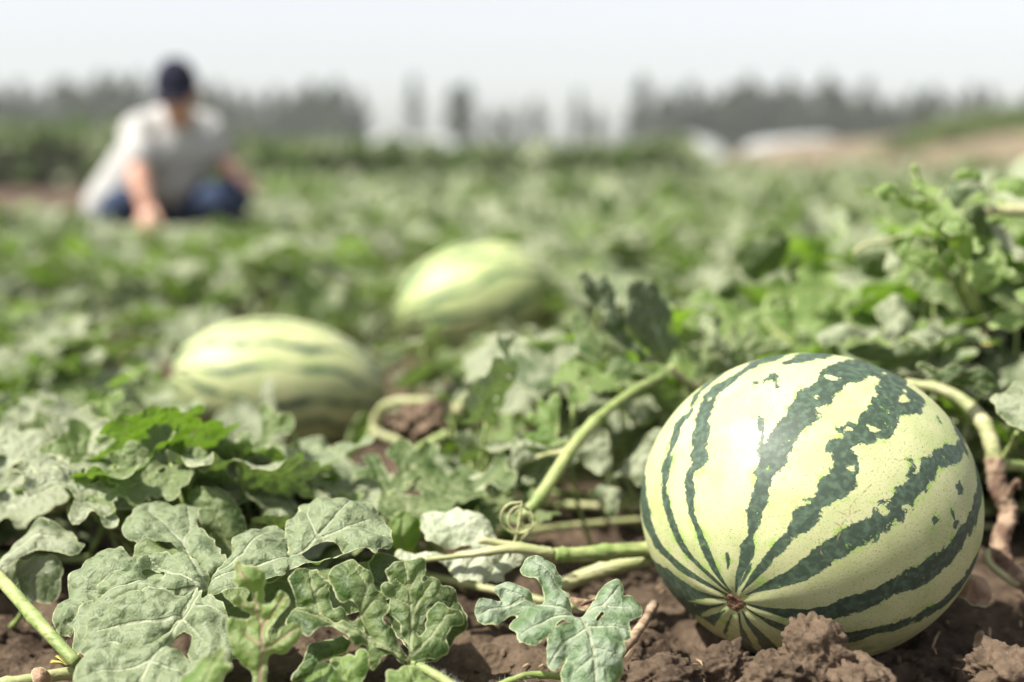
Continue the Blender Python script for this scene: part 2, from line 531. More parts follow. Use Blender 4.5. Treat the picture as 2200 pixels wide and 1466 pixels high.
def frame(xax, yax, zax, o):
    m = Matrix.Identity(4)
    for i in range(3):
        m[i][0], m[i][1], m[i][2], m[i][3] = float(xax[i]), float(yax[i]), float(zax[i]), float(o[i])
    return m

def put_leaf(parent, mesh, base, direction, normal, scale, stem_pt=None, rad=.0017, name='leaf', smat=None, label=None):
    """parent sits at its own location without rotation"""
    y = unit(direction); z = unit(normal); z = unit(z - y * (z @ y)); x = np.cross(y, z)
    pl = np.array(parent.location) if parent else np.zeros(3)
    M = frame(x * scale, y * scale, z * scale, np.array(base) - pl)
    lf = link(name, mesh, parent, M, label)
    if stem_pt is not None:
        a = np.array(base) - pl; c = np.array(stem_pt) - pl
        L = np.linalg.norm(a - c)
        mid = (a + c) / 2 - y * L * .10 + np.array([0, 0, L * .06])
        pts = spline([c, mid, a + y * .002], 7)
        Mi = np.array(M.inverted())
        pts = pts @ Mi[:3, :3].T + Mi[:3, 3]
        V, T = tube(pts, np.array([rad * 1.25, rad]) / scale, 6)
        link('leaf_stalk', mesh_np('leaf_stalk', V, T, smat or M_STEM), lf)
    return lf

# traced leaves: outline pixels -> a plane at its own distance, real size, real relief
def traced_leaf(parent, lobes, crop, Y, n, veins, mat, res=.0018, relief=1., name='leaf', label=None, centre=None, flip=False, smoothn=3, seed=0, bend=0.):
    ox, oy, s = crop
    conv = lambda pts: np.array([(ox + a / s, oy + b_ / s) for a, b_ in pts])
    allp = np.vstack([conv(l['p']) for l in lobes])
    c = allp.mean(0) if centre is None else conv([centre])[0]
    P0 = P(c[0], c[1], Y)
    n = unit(n)
    e1 = unit(np.cross([0, 0, 1.], n)) if abs(n[2]) < .95 else unit(np.cross([0, 1., 0], n))
    e1 = e1 if e1[0] > 0 else -e1
    e2 = np.cross(n, e1)
    def plane(pts, dz=0, tilt=(0, 0)):
        uv = conv(pts); d = ray(uv[:, 0], uv[:, 1])
        nn = unit(n + tilt[0] * e1 + tilt[1] * e2)
        o = P0 + n * dz
        t = ((o - CAM) @ nn) / (d @ nn)
        w = CAM + d * t[:, None] - P0
        return np.stack([w @ e1, w @ e2], 1), nn
    parts = []; A = {'vd': [], 'ed': [], 'lp': []}
    for li, l in enumerate(lobes):
        tilt = l.get('t', (0, 0)); dz = l.get('dz', 0)
        pl, nn = plane(l['p'], dz, tilt)
        pl = smooth_closed(pl, smoothn)
        holes = [smooth_closed(plane(h_, dz, tilt)[0], smoothn) for h_ in l.get('h', [])]
        lo, hi = pl.min(0) - .004, pl.max(0) + .004
        X, Yg = np.meshgrid(np.arange(lo[0], hi[0], res), np.arange(lo[1], hi[1], res))
        p = np.stack([X.ravel(), Yg.ravel()], 1)
        F = poly_sd(p, pl)
        for h_ in holes: F = np.minimum(F, -poly_sd(p, h_))
        F = F + .0020 * (vnoise(p[:, 0] * 240 + seed, p[:, 1] * 260) - .5) + .0034 * (vnoise(p[:, 0] * 120, p[:, 1] * 110 + seed) - .5)
        V2, T, ff = clip_mesh(X, Yg, F.reshape(X.shape))
        vv = [(plane(v_, dz, tilt)[0], w) for v_, w in veins]
        vd = vein_dist(V2, vv)
        x, y = V2[:, 0], V2[:, 1]
        q = seed + li * 3.3
        z = dz - (tilt[0] * x + tilt[1] * y)
        z = z + relief * (.0062 * (1 - np.exp(-ff / .011)) + .0016 * np.minimum(vd, .006) / .006
            + .0040 * (2 * vnoise(x * 38 + q, y * 38) - 1) + .0014 * (2 * vnoise(x * 110 + q, y * 110) - 1)
            + .0045 * np.exp(-ff / .006) * (2 * vnoise(x * 70 + q, y * 70 + 5) - 1))
        z = z - bend * (x * x + y * y)
        parts.append((x[:, None] * e1 + y[:, None] * e2 + z[:, None] * n, T if not flip else T[:, ::-1]))
        A['vd'].append(vd); A['ed'].append(ff); A['lp'].append(np.stack([x + seed * .31, y, x * 0], 1))
    V, T = merge(parts)
    attrs = {k: (np.concatenate(v) if k != 'lp' else np.vstack(v)) for k, v in A.items()}
    me = mesh_np(name, V, T, mat, attrs=attrs)
    pl_ = np.array(parent.location) if parent else 0
    return link(name, me, parent, Matrix.Translation(Vector(P0 - pl_)), label)

def stem_part(parent, pts, rad, mat, name='stem', n=28, sides=10, jitter=.06, hairs=0, label=None):
    sp = spline(pts, n)
    rr_ = np.interp(np.linspace(0, 1, n), np.linspace(0, 1, len(np.atleast_1d(rad))), np.atleast_1d(rad))
    if name in ('stem', 'leaf_stalk') and jitter:
        s0 = pts[0][0] * 37 % 5
        rr_ = rr_ * (1 + .22 * (vnoise(np.linspace(0, 5, n) + s0, np.zeros(n)) - .5) + .22 * np.exp(-((np.linspace(0, 2.3, n) + s0) % 1 - .5) ** 2 / .004))
    rad = rr_
    pl = np.array(parent.location) if parent else np.zeros(3)
    V, T = tube(sp - pl, rad, sides, jitter)
    o = link(name, mesh_np(name, V, T, mat), parent, label=label)
    if hairs:
        hp = []
        for k in range(hairs):
            t = random.random() * (n - 1.01); i = int(t); c = sp[i] * (1 - (t - i)) + sp[i + 1] * (t - i) - pl
            d = unit([random.gauss(0, 1), random.gauss(0, 1), random.gauss(0.5, 1)])
            r = np.interp(t / (n - 1), np.linspace(0, 1, len(np.atleast_1d(rad))), np.atleast_1d(rad))
            L = r + random.uniform(.0012, .0032)
            hp.append(tube([c + d * r * .8, c + d * L * .8, c + d * L * 1.15 + [0, 0, .0003]], [.00009, .00003], 3, cap=False))
        V, T = merge(hp)
        link('stem_hairs', mesh_np('stem_hairs', V, T, M_HAIR), o, kind='stuff')
    return o
# ------------------------------------------------------------------ melons
def vm0(b, sp):
    q = b.n.new('ShaderNodeVectorMath'); q.operation = 'MULTIPLY'; b.l.new(sp, q.inputs[0]); q.inputs[1].default_value = (1.5, 1.5, .6); return q.outputs[0]
def rind_material(name, soft=0., light=(.50, .51, .27), light2=(.395, .44, .195), dark=(.038, .060, .038), jit=1.0):
    b = NB(name)
    sp = b.attr('sp', 'Vector'); sd = b.attr('sd'); jw = b.attr('jw'); sc = b.attr('sc')
    j = b.math('ADD', b.math('MULTIPLY', b.math('SUBTRACT', b.noise(13, 7, sp, .72, dist=.4), .5), .155 * jit),
               b.math('MULTIPLY', b.math('SUBTRACT', b.noise(3.6, 2, sp), .5), .05 * jit))
    j = b.math('ADD', j, b.math('MULTIPLY', b.math('SUBTRACT', b.noise(7.5, 1, sp), .5), .085 * jit))
    v = b.math('ADD', sd, b.math('MULTIPLY', j, jw))
    edge = .004 + soft
    m = b.ramp(v, -edge, edge)
    fine_ = b.ramp(b.noise(95, 2, vm0(b, sp)), .61, .67)
    halo = b.ramp(v, -.05, .0, 0, .8)
    halo = b.math('MULTIPLY', halo, b.ramp(b.noise(11, 3, sp), .5, .68))
    base = b.mix(b.ramp(b.noise(4, 4, sp), .35, .7), light, light2)
    base = b.mix(b.ramp(b.noise(70, 3, sp), .56, .72, 0, .25), base, (.36, .50, .10))
    base = b.mix(halo, base, (.25, .46, .055))
    # short dashes and hair cracks on the pale rind
    vm = b.n.new('ShaderNodeVectorMath'); vm.operation = 'MULTIPLY'; b.l.new(sp, vm.inputs[0]); vm.inputs[1].default_value = (1.9, 1.9, .8)
    ds = b.voro(24, vm.outputs[0]); dm = b.math('MULTIPLY', b.ramp(ds, .17, .11), b.ramp(b.noise(70, 2, sp), .45, .53))
    base = b.mix(b.math('MULTIPLY', dm, .95), base, (.09, .20, .035))
    base = b.mix(b.math('MULTIPLY', fine_, .75), base, (.14, .22, .06))
    ds2 = b.voro(40, vm.outputs[0]); dm2 = b.math('MULTIPLY', b.ramp(ds2, .17, .11), b.ramp(b.noise(61, 2, sp), .49, .57))
    base = b.mix(b.math('MULTIPLY', dm2, .7), base, (.16, .20, .08))
    cr = b.voro(7, b.noise(9, 3, sp, out='Color'), 'DISTANCE_TO_EDGE')
    crm = b.math('MULTIPLY', b.ramp(b.voro(17, sp, 'DISTANCE_TO_EDGE'), .012, .004), b.ramp(b.noise(19, 3, sp), .57, .62))
    base = b.mix(b.math('MULTIPLY', crm, .55), base, (.22, .24, .09))
    dk = b.mix(b.ramp(b.noise(26, 5, sp), .40, .72), dark, tuple(c * 2.1 for c in dark))
    dk = b.mix(b.math('MULTIPLY', b.ramp(b.noise(24, 4, sp, .65), .63, .69), b.ramp(b.noise(5.5, 1, sp), .48, .58)), dk, (.24, .42, .06))
    dk = b.mix(b.math('MULTIPLY', b.ramp(b.voro(46, sp), .075, .04, 0, .5), b.ramp(b.noise(15, 2, sp), .5, .6)), dk, (.13, .19, .11))
    c = b.mix(m, base, dk)
    scn = b.math('ADD', sc, b.math('MULTIPLY', b.noise(45, 4, sp), .022))
    c = b.mix(b.ramp(scn, .013, .008, 0, .7), c, (.27, .19, .12))
    dirt = b.math('MULTIPLY', b.ramp(b.attr('low'), -.45, -.95), b.ramp(b.noise(9, 6, sp, .7), .42, .62))
    c = b.mix(b.math('MULTIPLY', dirt, .8), c, (.16, .115, .075))
    h = b.math('ADD', b.noise(60, 3, sp), b.math('MULTIPLY', crm, -.8))
    h = b.math('ADD', h, b.ramp(scn, .015, .008, 0, -1.2))
    ro = b.mix(b.noise(8, 5, sp), (.44, .44, .44), (.62, .62, .62))
    n = b.bump(h, .10, .0010)
    return b.done(b.bsdf(c, ro, .42, n))

def sphere_grid(nu, nv):
    th = np.linspace(0, math.pi, nv); ph = np.linspace(0, 2 * math.pi, nu, endpoint=False)
    TH, PH = np.meshgrid(th, ph, indexing='ij')
    s = np.stack([np.sin(TH) * np.cos(PH), np.sin(TH) * np.sin(PH), np.cos(TH)], -1).reshape(-1, 3)
    i = np.arange(nv - 1)[:, None] * nu; j = np.arange(nu)[None, :]; j2 = (j + 1) % nu
    q = np.stack([i + j, i + nu + j, i + nu + j2, i + j2], -1).reshape(-1, 4)
    T = np.concatenate([q[:, [0, 1, 2]], q[:, [0, 2, 3]]])
    return s, T

def chord_sd(s, strokes, base=-.5):
    sd = np.full(len(s), base)
    for pts, w in strokes:
        pts = np.asarray(pts)
        for i in range(len(pts) - 1):
            a, b_ = pts[i], pts[i + 1]
            d = b_ - a; L2 = d @ d
            if L2 < 1e-10: continue
            t = np.clip(((s - a) @ d) / L2, 0, 1)
            dist = np.linalg.norm(s - a - t[:, None] * d, axis=1)
            sd = np.maximum(sd, (w[i] * (1 - t) + w[i + 1] * t) - dist)
    return sd

def rotation_to(d, roll=0):
    return np.array((Vector(d).normalized().to_track_quat('Z', 'Y') @ Quaternion((0, 0, 1), roll)).to_matrix())

def make_melon(loc, pole, D, e, strokes, scars, mat, label, nu, nv, lumps=.010, scar_r=.0098, dimple=.022, cat='watermelon', holes=()):
    Rm = rotation_to(pole)
    s, T = sphere_grid(nu, nv)
    sd = chord_sd(s, strokes)
    if holes: sd = np.minimum(sd, -chord_sd(s, holes, -1))
    ang = np.arccos(np.clip(s[:, 2], -1, 1))
    jw = np.clip((ang - .06) / 1.0, .05, 1) * np.clip((math.pi - ang) / .4, .1, 1)
    sc = -chord_sd(s, scars, -.3) if scars else np.full(len(s), .3)
    r = 1 + lumps * (fbm(s[:, 0] * 1.7 + 3, s[:, 1] * 1.7 + s[:, 2], 2)) - dimple * np.exp(-(ang / .085) ** 2) - .02 * np.exp(-((math.pi - ang) / .09) ** 2)
    r = r - .004 * np.minimum(1, ang / .2) * np.cos(np.arctan2(s[:, 1], s[:, 0]) * 10) * np.exp(-ang * 1.2)
    V = ((s * r[:, None]) * [1, 1, e]) @ Rm.T * D
    t = thing('watermelon', loc, label, cat)
    link('rind', mesh_np('rind', V, T, mat, attrs={'sd': sd, 'sp': s, 'jw': jw, 'sc': sc, 'low': (V / D)[:, 2]}), t)
    # blossom scar: a small corky disc with a torn rim set into the dimple
    pd = (Rm @ np.array([0, 0, e])) * D
    nv_, na = 9, 26
    vs, tt = [], []
    for i in range(nv_):
        rr = i / (nv_ - 1)
        for k in range(na):
            a = 2 * math.pi * k / na
            q = rr * scar_r * (1 + (.16 * math.sin(3 * a + 1) + .12 * math.sin(7 * a)) * rr)
            hgt = .0022 * (1 - rr ** 4) - .0018 * math.exp(-(rr / .35) ** 2) + .0007 * math.sin(a * 5 + i * 2.1) * rr
            vs.append([q * math.cos(a), q * math.sin(a), hgt])
    for i in range(nv_ - 1):
        for k in range(na):
            A_, B_ = i * na + k, i * na + (k + 1) % na
            tt += [(A_, A_ + na, B_ + na), (A_, B_ + na, B_)]
    vs = np.array(vs) @ Rm.T + pd * (1 - dimple - .001)
    link('blossom_scar', mesh_np('blossom_scar', vs, np.array(tt), M_WOODSCAR), t)
    return t, Rm

b = NB('scar_cork')
o_ = b.obj()
cc = b.mix(b.ramp(b.noise(260, 4, o_), .35, .65), (.10, .050, .030), (.27, .17, .10))
M_WOODSCAR = b.done(b.bsdf(cc, .85, .2, b.bump(b.noise(420, 5, o_), .9, .0015)))

# big melon: its stripes follow the ones in view, carried back onto the body
C1 = P(1737, 1087, 1.15)
D1 = np.array([.1382, .138, .1262])
def hit(u, v, C=C1, D=D1):
    d = ray(u, v) / D; o = (CAM - C) / D
    A = d @ d; B = 2 * o @ d; Cc = o @ o - 1
    q = B * B - 4 * A * Cc
    if q < 0:                    # just past the rim: nearest point of the outline
        t = -B / (2 * A); p = o + d * t
        return p / np.linalg.norm(p)
    return o + d * ((-B - math.sqrt(q)) / (2 * A))
pole1 = hit(1575, 1297)
R1 = rotation_to(pole1)
def crop1(a, b_): return 1300 + a / 1.9133, 700 + b_ / 1.9133
def stroke(pts):
    """pts: (x, y, halfwidth) in the enlarged crop"""
    p = np.array(pts, float)
    fine = spline(p, max(6, len(p) * 3))
    tg = np.gradient(fine[:, :2], axis=0); tg /= np.linalg.norm(tg, axis=1)[:, None] + 1e-9
    out, w = [], []
    for (x, y, h_), (tx, ty) in zip(fine, tg):
        c = hit(*crop1(x, y)) @ R1
        l = hit(*crop1(x - ty * h_, y + tx * h_)) @ R1; r = hit(*crop1(x + ty * h_, y - tx * h_)) @ R1
        out.append(c / np.linalg.norm(c)); w.append(min(np.linalg.norm(l - r) / 2, .13) * .93)
    return np.array(out), np.array(w)
def extend(st, w1=.085, seed=0):
    pts, w = st
    e = pts[-1]; tgt = np.array([0, 0, -1.])
    om = math.acos(np.clip(e @ tgt, -1, 1)); add = []
    perp = unit(np.cross(e, tgt))
    for k in range(1, 9):
        t = k / 8
        q = (math.sin((1 - t) * om) * e + math.sin(t * om) * tgt) / math.sin(om) + perp * .06 * math.sin(3.1 * t * 2 + seed) * (1 - t)
        add.append(q / np.linalg.norm(q))
    ww = [w[-1] + (w1 - w[-1]) * min(1, k / 3) if k < 6 else w1 * (8 - k + .6) / 3 for k in range(1, 9)]
    return np.vstack([pts, add]), np.concatenate([w, ww])
long_strokes = [
    [(500, 1112, 3), (440, 1075, 7), (380, 1040, 10), (300, 985, 13), (230, 915, 14), (190, 850, 14), (165, 770, 14), (155, 700, 8)],
    [(508, 1104, 3), (440, 1035, 9), (370, 970, 12), (315, 900, 14), (275, 810, 14), (250, 720, 13), (246, 640, 12), (258, 560, 15), (285, 470, 12), (320, 395, 8), (350, 360, 5)],
    [(515, 1100, 3), (460, 1020, 10), (420, 940, 14), (390, 860, 16), (360, 780, 17), (350, 700, 15), (350, 610, 16), (385, 560, 34), (390, 500, 32), (395, 420, 30), (415, 340, 25), (450, 270, 20), (530, 215, 10), (600, 165, 8), (680, 130, 8)],
    [(535, 1098, 4), (555, 1010, 18), (585, 930, 30), (600, 860, 22), (615, 790, 30), (640, 700, 36), (650, 610, 44), (690, 530, 60), (735, 460, 62), (790, 390, 55), (845, 310, 52), (900, 250, 46), (960, 200, 45), (1030, 175, 32), (1095, 165, 16)],
    [(560, 1096, 4), (605, 1040, 12), (650, 985, 18), (700, 925, 24), (760, 860, 30), (820, 800, 42), (880, 730, 44), (930, 670, 50), (980, 610, 52), (1000, 550, 55), (960, 515, 35)],
    [(580, 1108, 4), (650, 1080, 10), (720, 1055, 26), (800, 1020, 42), (880, 960, 52), (960, 905, 50), (1050, 850, 54), (1130, 790, 56), (1210, 730, 60), (1280, 660, 48), (1330, 590, 46), (1390, 540, 44), (1450, 520, 38)],
    [(585, 1150, 3), (650, 1165, 8), (720, 1180, 17), (800, 1190, 24), (880, 1188, 30), (960, 1165, 36), (1060, 1130, 32), (1150, 1090, 30), (1240, 1050, 40), (1330, 1010, 38), (1400, 950, 30), (1460, 885, 26), (1500, 820, 20), (1528, 750, 14)],
    [(578, 1165, 3), (640, 1200, 8), (700, 1230, 15), (780, 1260, 20), (900, 1275, 24), (1050, 1270, 22), (1200, 1230, 16), (1350, 1170, 14), (1440, 1090, 12)],
    [(562, 1180, 3), (600, 1235, 9), (650, 1290, 14), (690, 1340, 16), (740, 1380, 16)],
    [(548, 1188, 3), (560, 1240, 5), (580, 1300, 13), (590, 1370, 20), (600, 1420, 20)],
    [(520, 1188, 3), (500, 1240, 6), (482, 1300, 9), (475, 1350, 14), (470, 1400, 14)],
    [(492, 1172, 3), (450, 1200, 12), (400, 1235, 28), (350, 1250, 30), (300, 1245, 20)],
    [(482, 1148, 3), (420, 1158, 8), (350, 1160, 18), (290, 1150, 24), (235, 1135, 20)],
    [(484, 1125, 3), (420, 1112, 8), (350, 1095, 20), (280, 1065, 28), (220, 1020, 26), (165, 960, 18)],
]
short_strokes = [
    [(1085, 440, 26), (1060, 410, 28), (1100, 375, 36), (1150, 425, 40), (1180, 370, 26), (1240, 335, 26), (1285, 320, 22), (1260, 275, 12), (1235, 258, 6)],
    [(1040, 420, 12), (1000, 410, 12), (970, 430, 6)],
    [(505, 1000, 3), (508, 960, 9), (502, 935, 7)],
    [(640, 520, 12), (650, 460, 10), (640, 400, 12), (632, 385, 4)],
    [(600, 243, 3), (650, 235, 7), (690, 215, 12), (705, 250, 12), (715, 262, 5)],
    [(735, 155, 8), (800, 138, 11), (860, 120, 9), (890, 112, 4)],
    [(1235, 550, 5), (1258, 550, 5)], [(1352, 775, 3), (1360, 792, 7), (1362, 808, 3)], [(1420, 755, 3), (1432, 785, 6), (1440, 820, 3)],
    [(1450, 665, 5), (1462, 675, 9), (1455, 690, 4)], [(1365, 375, 3), (1375, 395, 5)], [(300, 400, 4), (330, 372, 7), (350, 355, 4)],
    [(600, 980, 3), (590, 1000, 8), (570, 1040, 7), (550, 1075, 3)],
    [(1280, 590, 24), (1240, 610, 10)],
]
st1 = [extend(stroke(p), .08, i) for i, p in enumerate(long_strokes)] + [stroke(p) for p in short_strokes]
holes1 = [stroke(p) for p in [[(640, 285, 6), (425, 290, 5)][1:] + [(432, 300, 6)], [(1075, 410, 6), (1110, 425, 10), (1150, 428, 6)],
          [(930, 520, 9), (940, 530, 9)], [(1010, 590, 8), (1020, 600, 12)], [(800, 885, 5), (780, 880, 7)], [(1235, 745, 7), (1250, 750, 8)],
          [(420, 1240, 10), (435, 1245, 12)], [(840, 285, 10), (865, 290, 8)], [(920, 210, 10), (935, 215, 8)], [(1150, 770, 8), (1135, 740, 9)]]]
scars1 = [(stroke([(x, y, 1) for x, y in p])[0], np.full(len(p) * 3 if len(p) * 3 > 6 else 6, .006)) for p in
          [[(955, 880), (975, 820), (1000, 785), (1045, 760)], [(1000, 785), (960, 765), (925, 775)], [(1005, 780), (1015, 735), (1060, 690), (1095, 655)],
           [(1000, 790), (1020, 815)], [(975, 830), (945, 810)], [(880, 880), (885, 925), (895, 945)], [(1075, 262), (1080, 280)], [(1245, 545), (1215, 555), (1190, 548)], [(1245, 548), (1250, 575)], [(1245, 545), (1275, 535)]]]
scars1 = [(p, np.full(len(p), .004)) for p, _ in scars1]
mel1, _ = make_melon(C1, pole1, D1, 1.0, st1, scars1, rind_material('rind_big'),
    'big round watermelon in sharp focus, jagged dark stripes meeting at its brown blossom scar', 600, 420, lumps=.006, holes=holes1)

def wobble_strokes(n, w, seed, broken=.0):
    rg = np.random.default_rng(seed); out = []
    for k in range(n):
        ph0 = 2 * math.pi * (k + rg.uniform(-.12, .12)) / n
        th = np.linspace(.05, math.pi - .05, 18)
        ph = ph0 + .10 * np.sin(th * 3 + rg.uniform(0, 6)) + .04 * np.sin(th * 9 + rg.uniform(0, 6))
        s = np.stack([np.sin(th) * np.cos(ph), np.sin(th) * np.sin(ph), np.cos(th)], 1)
        ww = w * np.sin(th) ** .6 * (1 + .5 * np.sin(th * 7 + rg.uniform(0, 6))) + .004
        out.append((s, ww))
    return out
C2 = P(604, 835, 2.08)
mel2, _ = make_melon(C2, unit([-.90, -.33, .20]), np.array([.108, .108, .103]), 1.50, wobble_strokes(15, .034, 3), None,
    rind_material('rind_left', .006, light=(.46, .48, .25), light2=(.37, .42, .19), dark=(.030, .060, .038), jit=1.2),
    'oval striped watermelon blurred on the left, half sunk in leaves behind the front leaf', 240, 160)
C3 = P(1020, 650, 2.95)
mel3, _ = make_melon(C3, unit([-.94, -.22, -.22]), np.array([.124, .122, .122]), 1.36, wobble_strokes(13, .050, 12), None,
    rind_material('rind_back', .01, light=(.43, .47, .22), light2=(.35, .42, .17), dark=(.035, .075, .035), jit=1.1),
    'farthest watermelon, soft oval shape with green bands in the middle of the field', 200, 130)
MELONS = [(C1, .15), (C2, .135), (C3, .15)]
# ------------------------------------------------------------------ near plants, each with its own leaves
CA = (100, 1050, 3.5236); CB = (550, 1050, 3.5236); CC = (800, 900, 2.59); CD = (1000, 550, 2.665); CE = (1500, 350, 2.931)
CF = (0, 1000, 2.0); CG = (0, 600, 2.4433); CH = (300, 500, 2.2); PX = (0, 0, 1.0)

# 1 broad grey leaf, bottom left
t = thing('watermelon_plant', P(330, 1440, 1.0) * [1, 1, 0], 'low plant bottom left with one broad, deeply lobed, pale-veined grey-green leaf', 'watermelon plant')
NA = (-.10, -.62, .80)
vA = [([(1180, 760), (1030, 1000), (800, 1320), (740, 1466), (690, 1620)][::-1], .0013), ([(1180, 765), (1000, 820), (800, 800), (500, 900)], .0008), ([(1030, 1000), (820, 1060), (600, 1060), (400, 1120)], .0007),
      ([(800, 1320), (600, 1400), (400, 1440)], .0006), ([(1180, 760), (1000, 690), (800, 560), (760, 480)], .0006), ([(1030, 1000), (1120, 1080), (1200, 1180)], .0006), ([(820, 1340), (950, 1380), (1100, 1440)], .0005),
      ([(1100, 880), (1230, 900), (1330, 960)], .0005), ([(1180, 760), (900, 650), (600, 760), (300, 800)], .0004)]
lobesA = [
 dict(p=[(660, 520), (600, 480), (560, 465), (460, 470), (370, 490), (330, 540), (280, 590), (270, 640), (190, 710), (150, 770), (130, 830), (90, 890), (65, 980), (70, 1060), (85, 1100), (140, 1095), (190, 1140), (260, 1010), (420, 880), (700, 800), (1000, 760), (1000, 640), (800, 560)], dz=-.012, t=(-.06, .14)),
 dict(p=[(660, 530), (760, 485), (880, 460), (960, 485), (1040, 490), (1110, 540), (1170, 590), (1240, 640), (1230, 720), (1180, 780), (900, 900), (600, 1000), (400, 1150), (270, 1320), (235, 1330), (200, 1250), (200, 1150), (215, 1060), (235, 960), (270, 900), (350, 850), (420, 790), (385, 770), (400, 735), (450, 690), (540, 650), (610, 640), (650, 600)], dz=-.003, t=(-.03, .08),
      h=[[(712, 628), (760, 605), (830, 605), (880, 640), (903, 690), (850, 700), (790, 692), (750, 662)]]),
 dict(p=[(270, 1310), (290, 1150), (330, 1090), (370, 1050), (470, 990), (510, 920), (600, 870), (660, 845), (720, 855), (790, 860), (800, 815), (870, 795), (950, 812), (1010, 830), (1180, 762), (1120, 950), (900, 1200), (600, 1280), (400, 1300)], dz=.006, t=(0, .06)),
 dict(p=[(1240, 740), (1190, 770), (1175, 820), (1250, 810), (1340, 880), (1360, 950), (1400, 1010), (1400, 1100), (1420, 1180), (1420, 1290), (1330, 1400), (1220, 1620), (700, 1650), (190, 1640), (205, 1500), (230, 1370), (300, 1280), (350, 1230), (480, 1180), (600, 1180), (740, 1165), (900, 1100), (1040, 960), (1130, 780)], dz=.014, t=(0, .02),
      h=[[(925, 1180), (940, 1125), (1010, 1100), (1085, 1100), (1102, 1130), (1066, 1200), (1075, 1260), (1112, 1330), (1050, 1280), (1000, 1210)]]),
 dict(p=[(590, 290), (640, 262), (680, 240), (700, 180), (740, 130), (820, 118), (890, 105), (930, 135), (970, 180), (1010, 140), (1060, 118), (1140, 120), (1190, 200), (1145, 290), (1160, 350), (1250, 400), (1330, 500), (1410, 580), (1300, 700), (1200, 690), (1120, 560), (1000, 480), (870, 450), (780, 430), (700, 440), (600, 390), (575, 340)], dz=-.012, t=(.05, .45)),
 dict(p=[(1400, 480), (1420, 430), (1450, 390), (1520, 310), (1590, 290), (1610, 310), (1680, 285), (1750, 285), (1820, 340), (1860, 410), (1830, 470), (1870, 560), (1830, 680), (1680, 720), (1400, 780), (1180, 800), (1230, 680), (1380, 600)], dz=-.002, t=(-.02, .40)),
 dict(p=[(1816, 310), (1916, 240), (1936, 155), (2036, 125), (2146, 125), (2170, 150), (2190, 140), (2266, 110), (2366, 100), (2446, 140), (2526, 190), (2576, 250), (2586, 310), (2621, 380), (2611, 455), (2516, 460), (2516, 510), (2436, 485), (2360, 500), (2280, 520), (2146, 590), (1986, 600), (1856, 650), (1700, 700), (1400, 760), (1500, 640), (1786, 560), (1826, 450)], dz=-.006, t=(-.05, .35),
      h=[[(1926, 505), (1986, 450), (2096, 412), (2186, 422), (2276, 482), (2200, 552), (2100, 575), (1986, 560)]]),
]
vA += [([(1200, 720), (1050, 450), (900, 300), (780, 200)], .0006), ([(1050, 450), (1100, 300), (1080, 160)], .0004), ([(1200, 720), (1500, 560), (1640, 420), (1700, 320)], .0006), ([(1250, 720), (1800, 560), (2050, 400), (2400, 330), (2600, 400)], .0007), ([(2050, 400), (2250, 250), (2350, 120)], .0004), ([(2060, 400), (1990, 250), (2020, 140)], .0004), ([(2250, 360), (2450, 260)], .0003)]
traced_leaf(t, lobesA, CA, 1.015, NA, vA, M_LEAF_SPOT, centre=(1180, 760), seed=1, res=.0015, relief=1.6)
traced_leaf(t, [dict(p=[(270, 1190), (330, 1160), (420, 1190), (500, 1225), (600, 1235), (700, 1215), (800, 1210), (870, 1225), (900, 1270), (700, 1330), (560, 1420), (440, 1400), (400, 1300)])], PX, 1.06, (0, -.6, .8), [([(880, 1260), (640, 1260), (420, 1240), (300, 1190)], .001)], M_LEAF_GREEN, seed=101, res=.002)
stem_part(t, [P(-60, 1180, 1.10), P(20, 1265, 1.03), P(90, 1345, .99), P(165, 1425, .965)], [.0055, .0050, .0042], M_STEM, 'leaf_stalk', hairs=160)
stem_part(t, [P(-40, 1475, .97), P(60, 1462, .98), P(170, 1448, 1.0), P(330, 1480, 1.02)], [.0045, .004], M_STEM_PALE, 'stem')
fl = []
# withered yellow flower under the leaf
def flower(parent, p, s, mat, n=5):
    vs, ts = [], []
    for k in range(n):
        a = 2 * math.pi * k / n
        pts = [(0, 0, 0)] + [(r * math.cos(a + w), r * math.sin(a + w), h) for r, w, h in ((.5, .45, .35), (.95, .3, .5), (1.15, 0, .42), (.95, -.3, .5), (.5, -.45, .35))] + [(.6 * math.cos(a), .6 * math.sin(a), .22)]
        o = len(vs); vs += pts
        ts += [(o, o + 5, o + 6), (o, o + 6, o + 1), (o + 1, o + 6, o + 2), (o + 2, o + 6, o + 3), (o + 3, o + 6, o + 4), (o + 4, o + 6, o + 5)]
    pl = np.array(parent.location)
    V = np.array(vs) * s + p - pl
    return link('flower', mesh_np('flower', V, np.array(ts), mat), parent)
b = NB('petal_yellow'); M_PETAL = b.done(b.bsdf(b.mix(b.noise(60, 2, b.obj()), (.62, .52, .10), (.62, .60, .25)), .6, .3))
flower(t, P(145, 1430, .985), .011, M_PETAL)

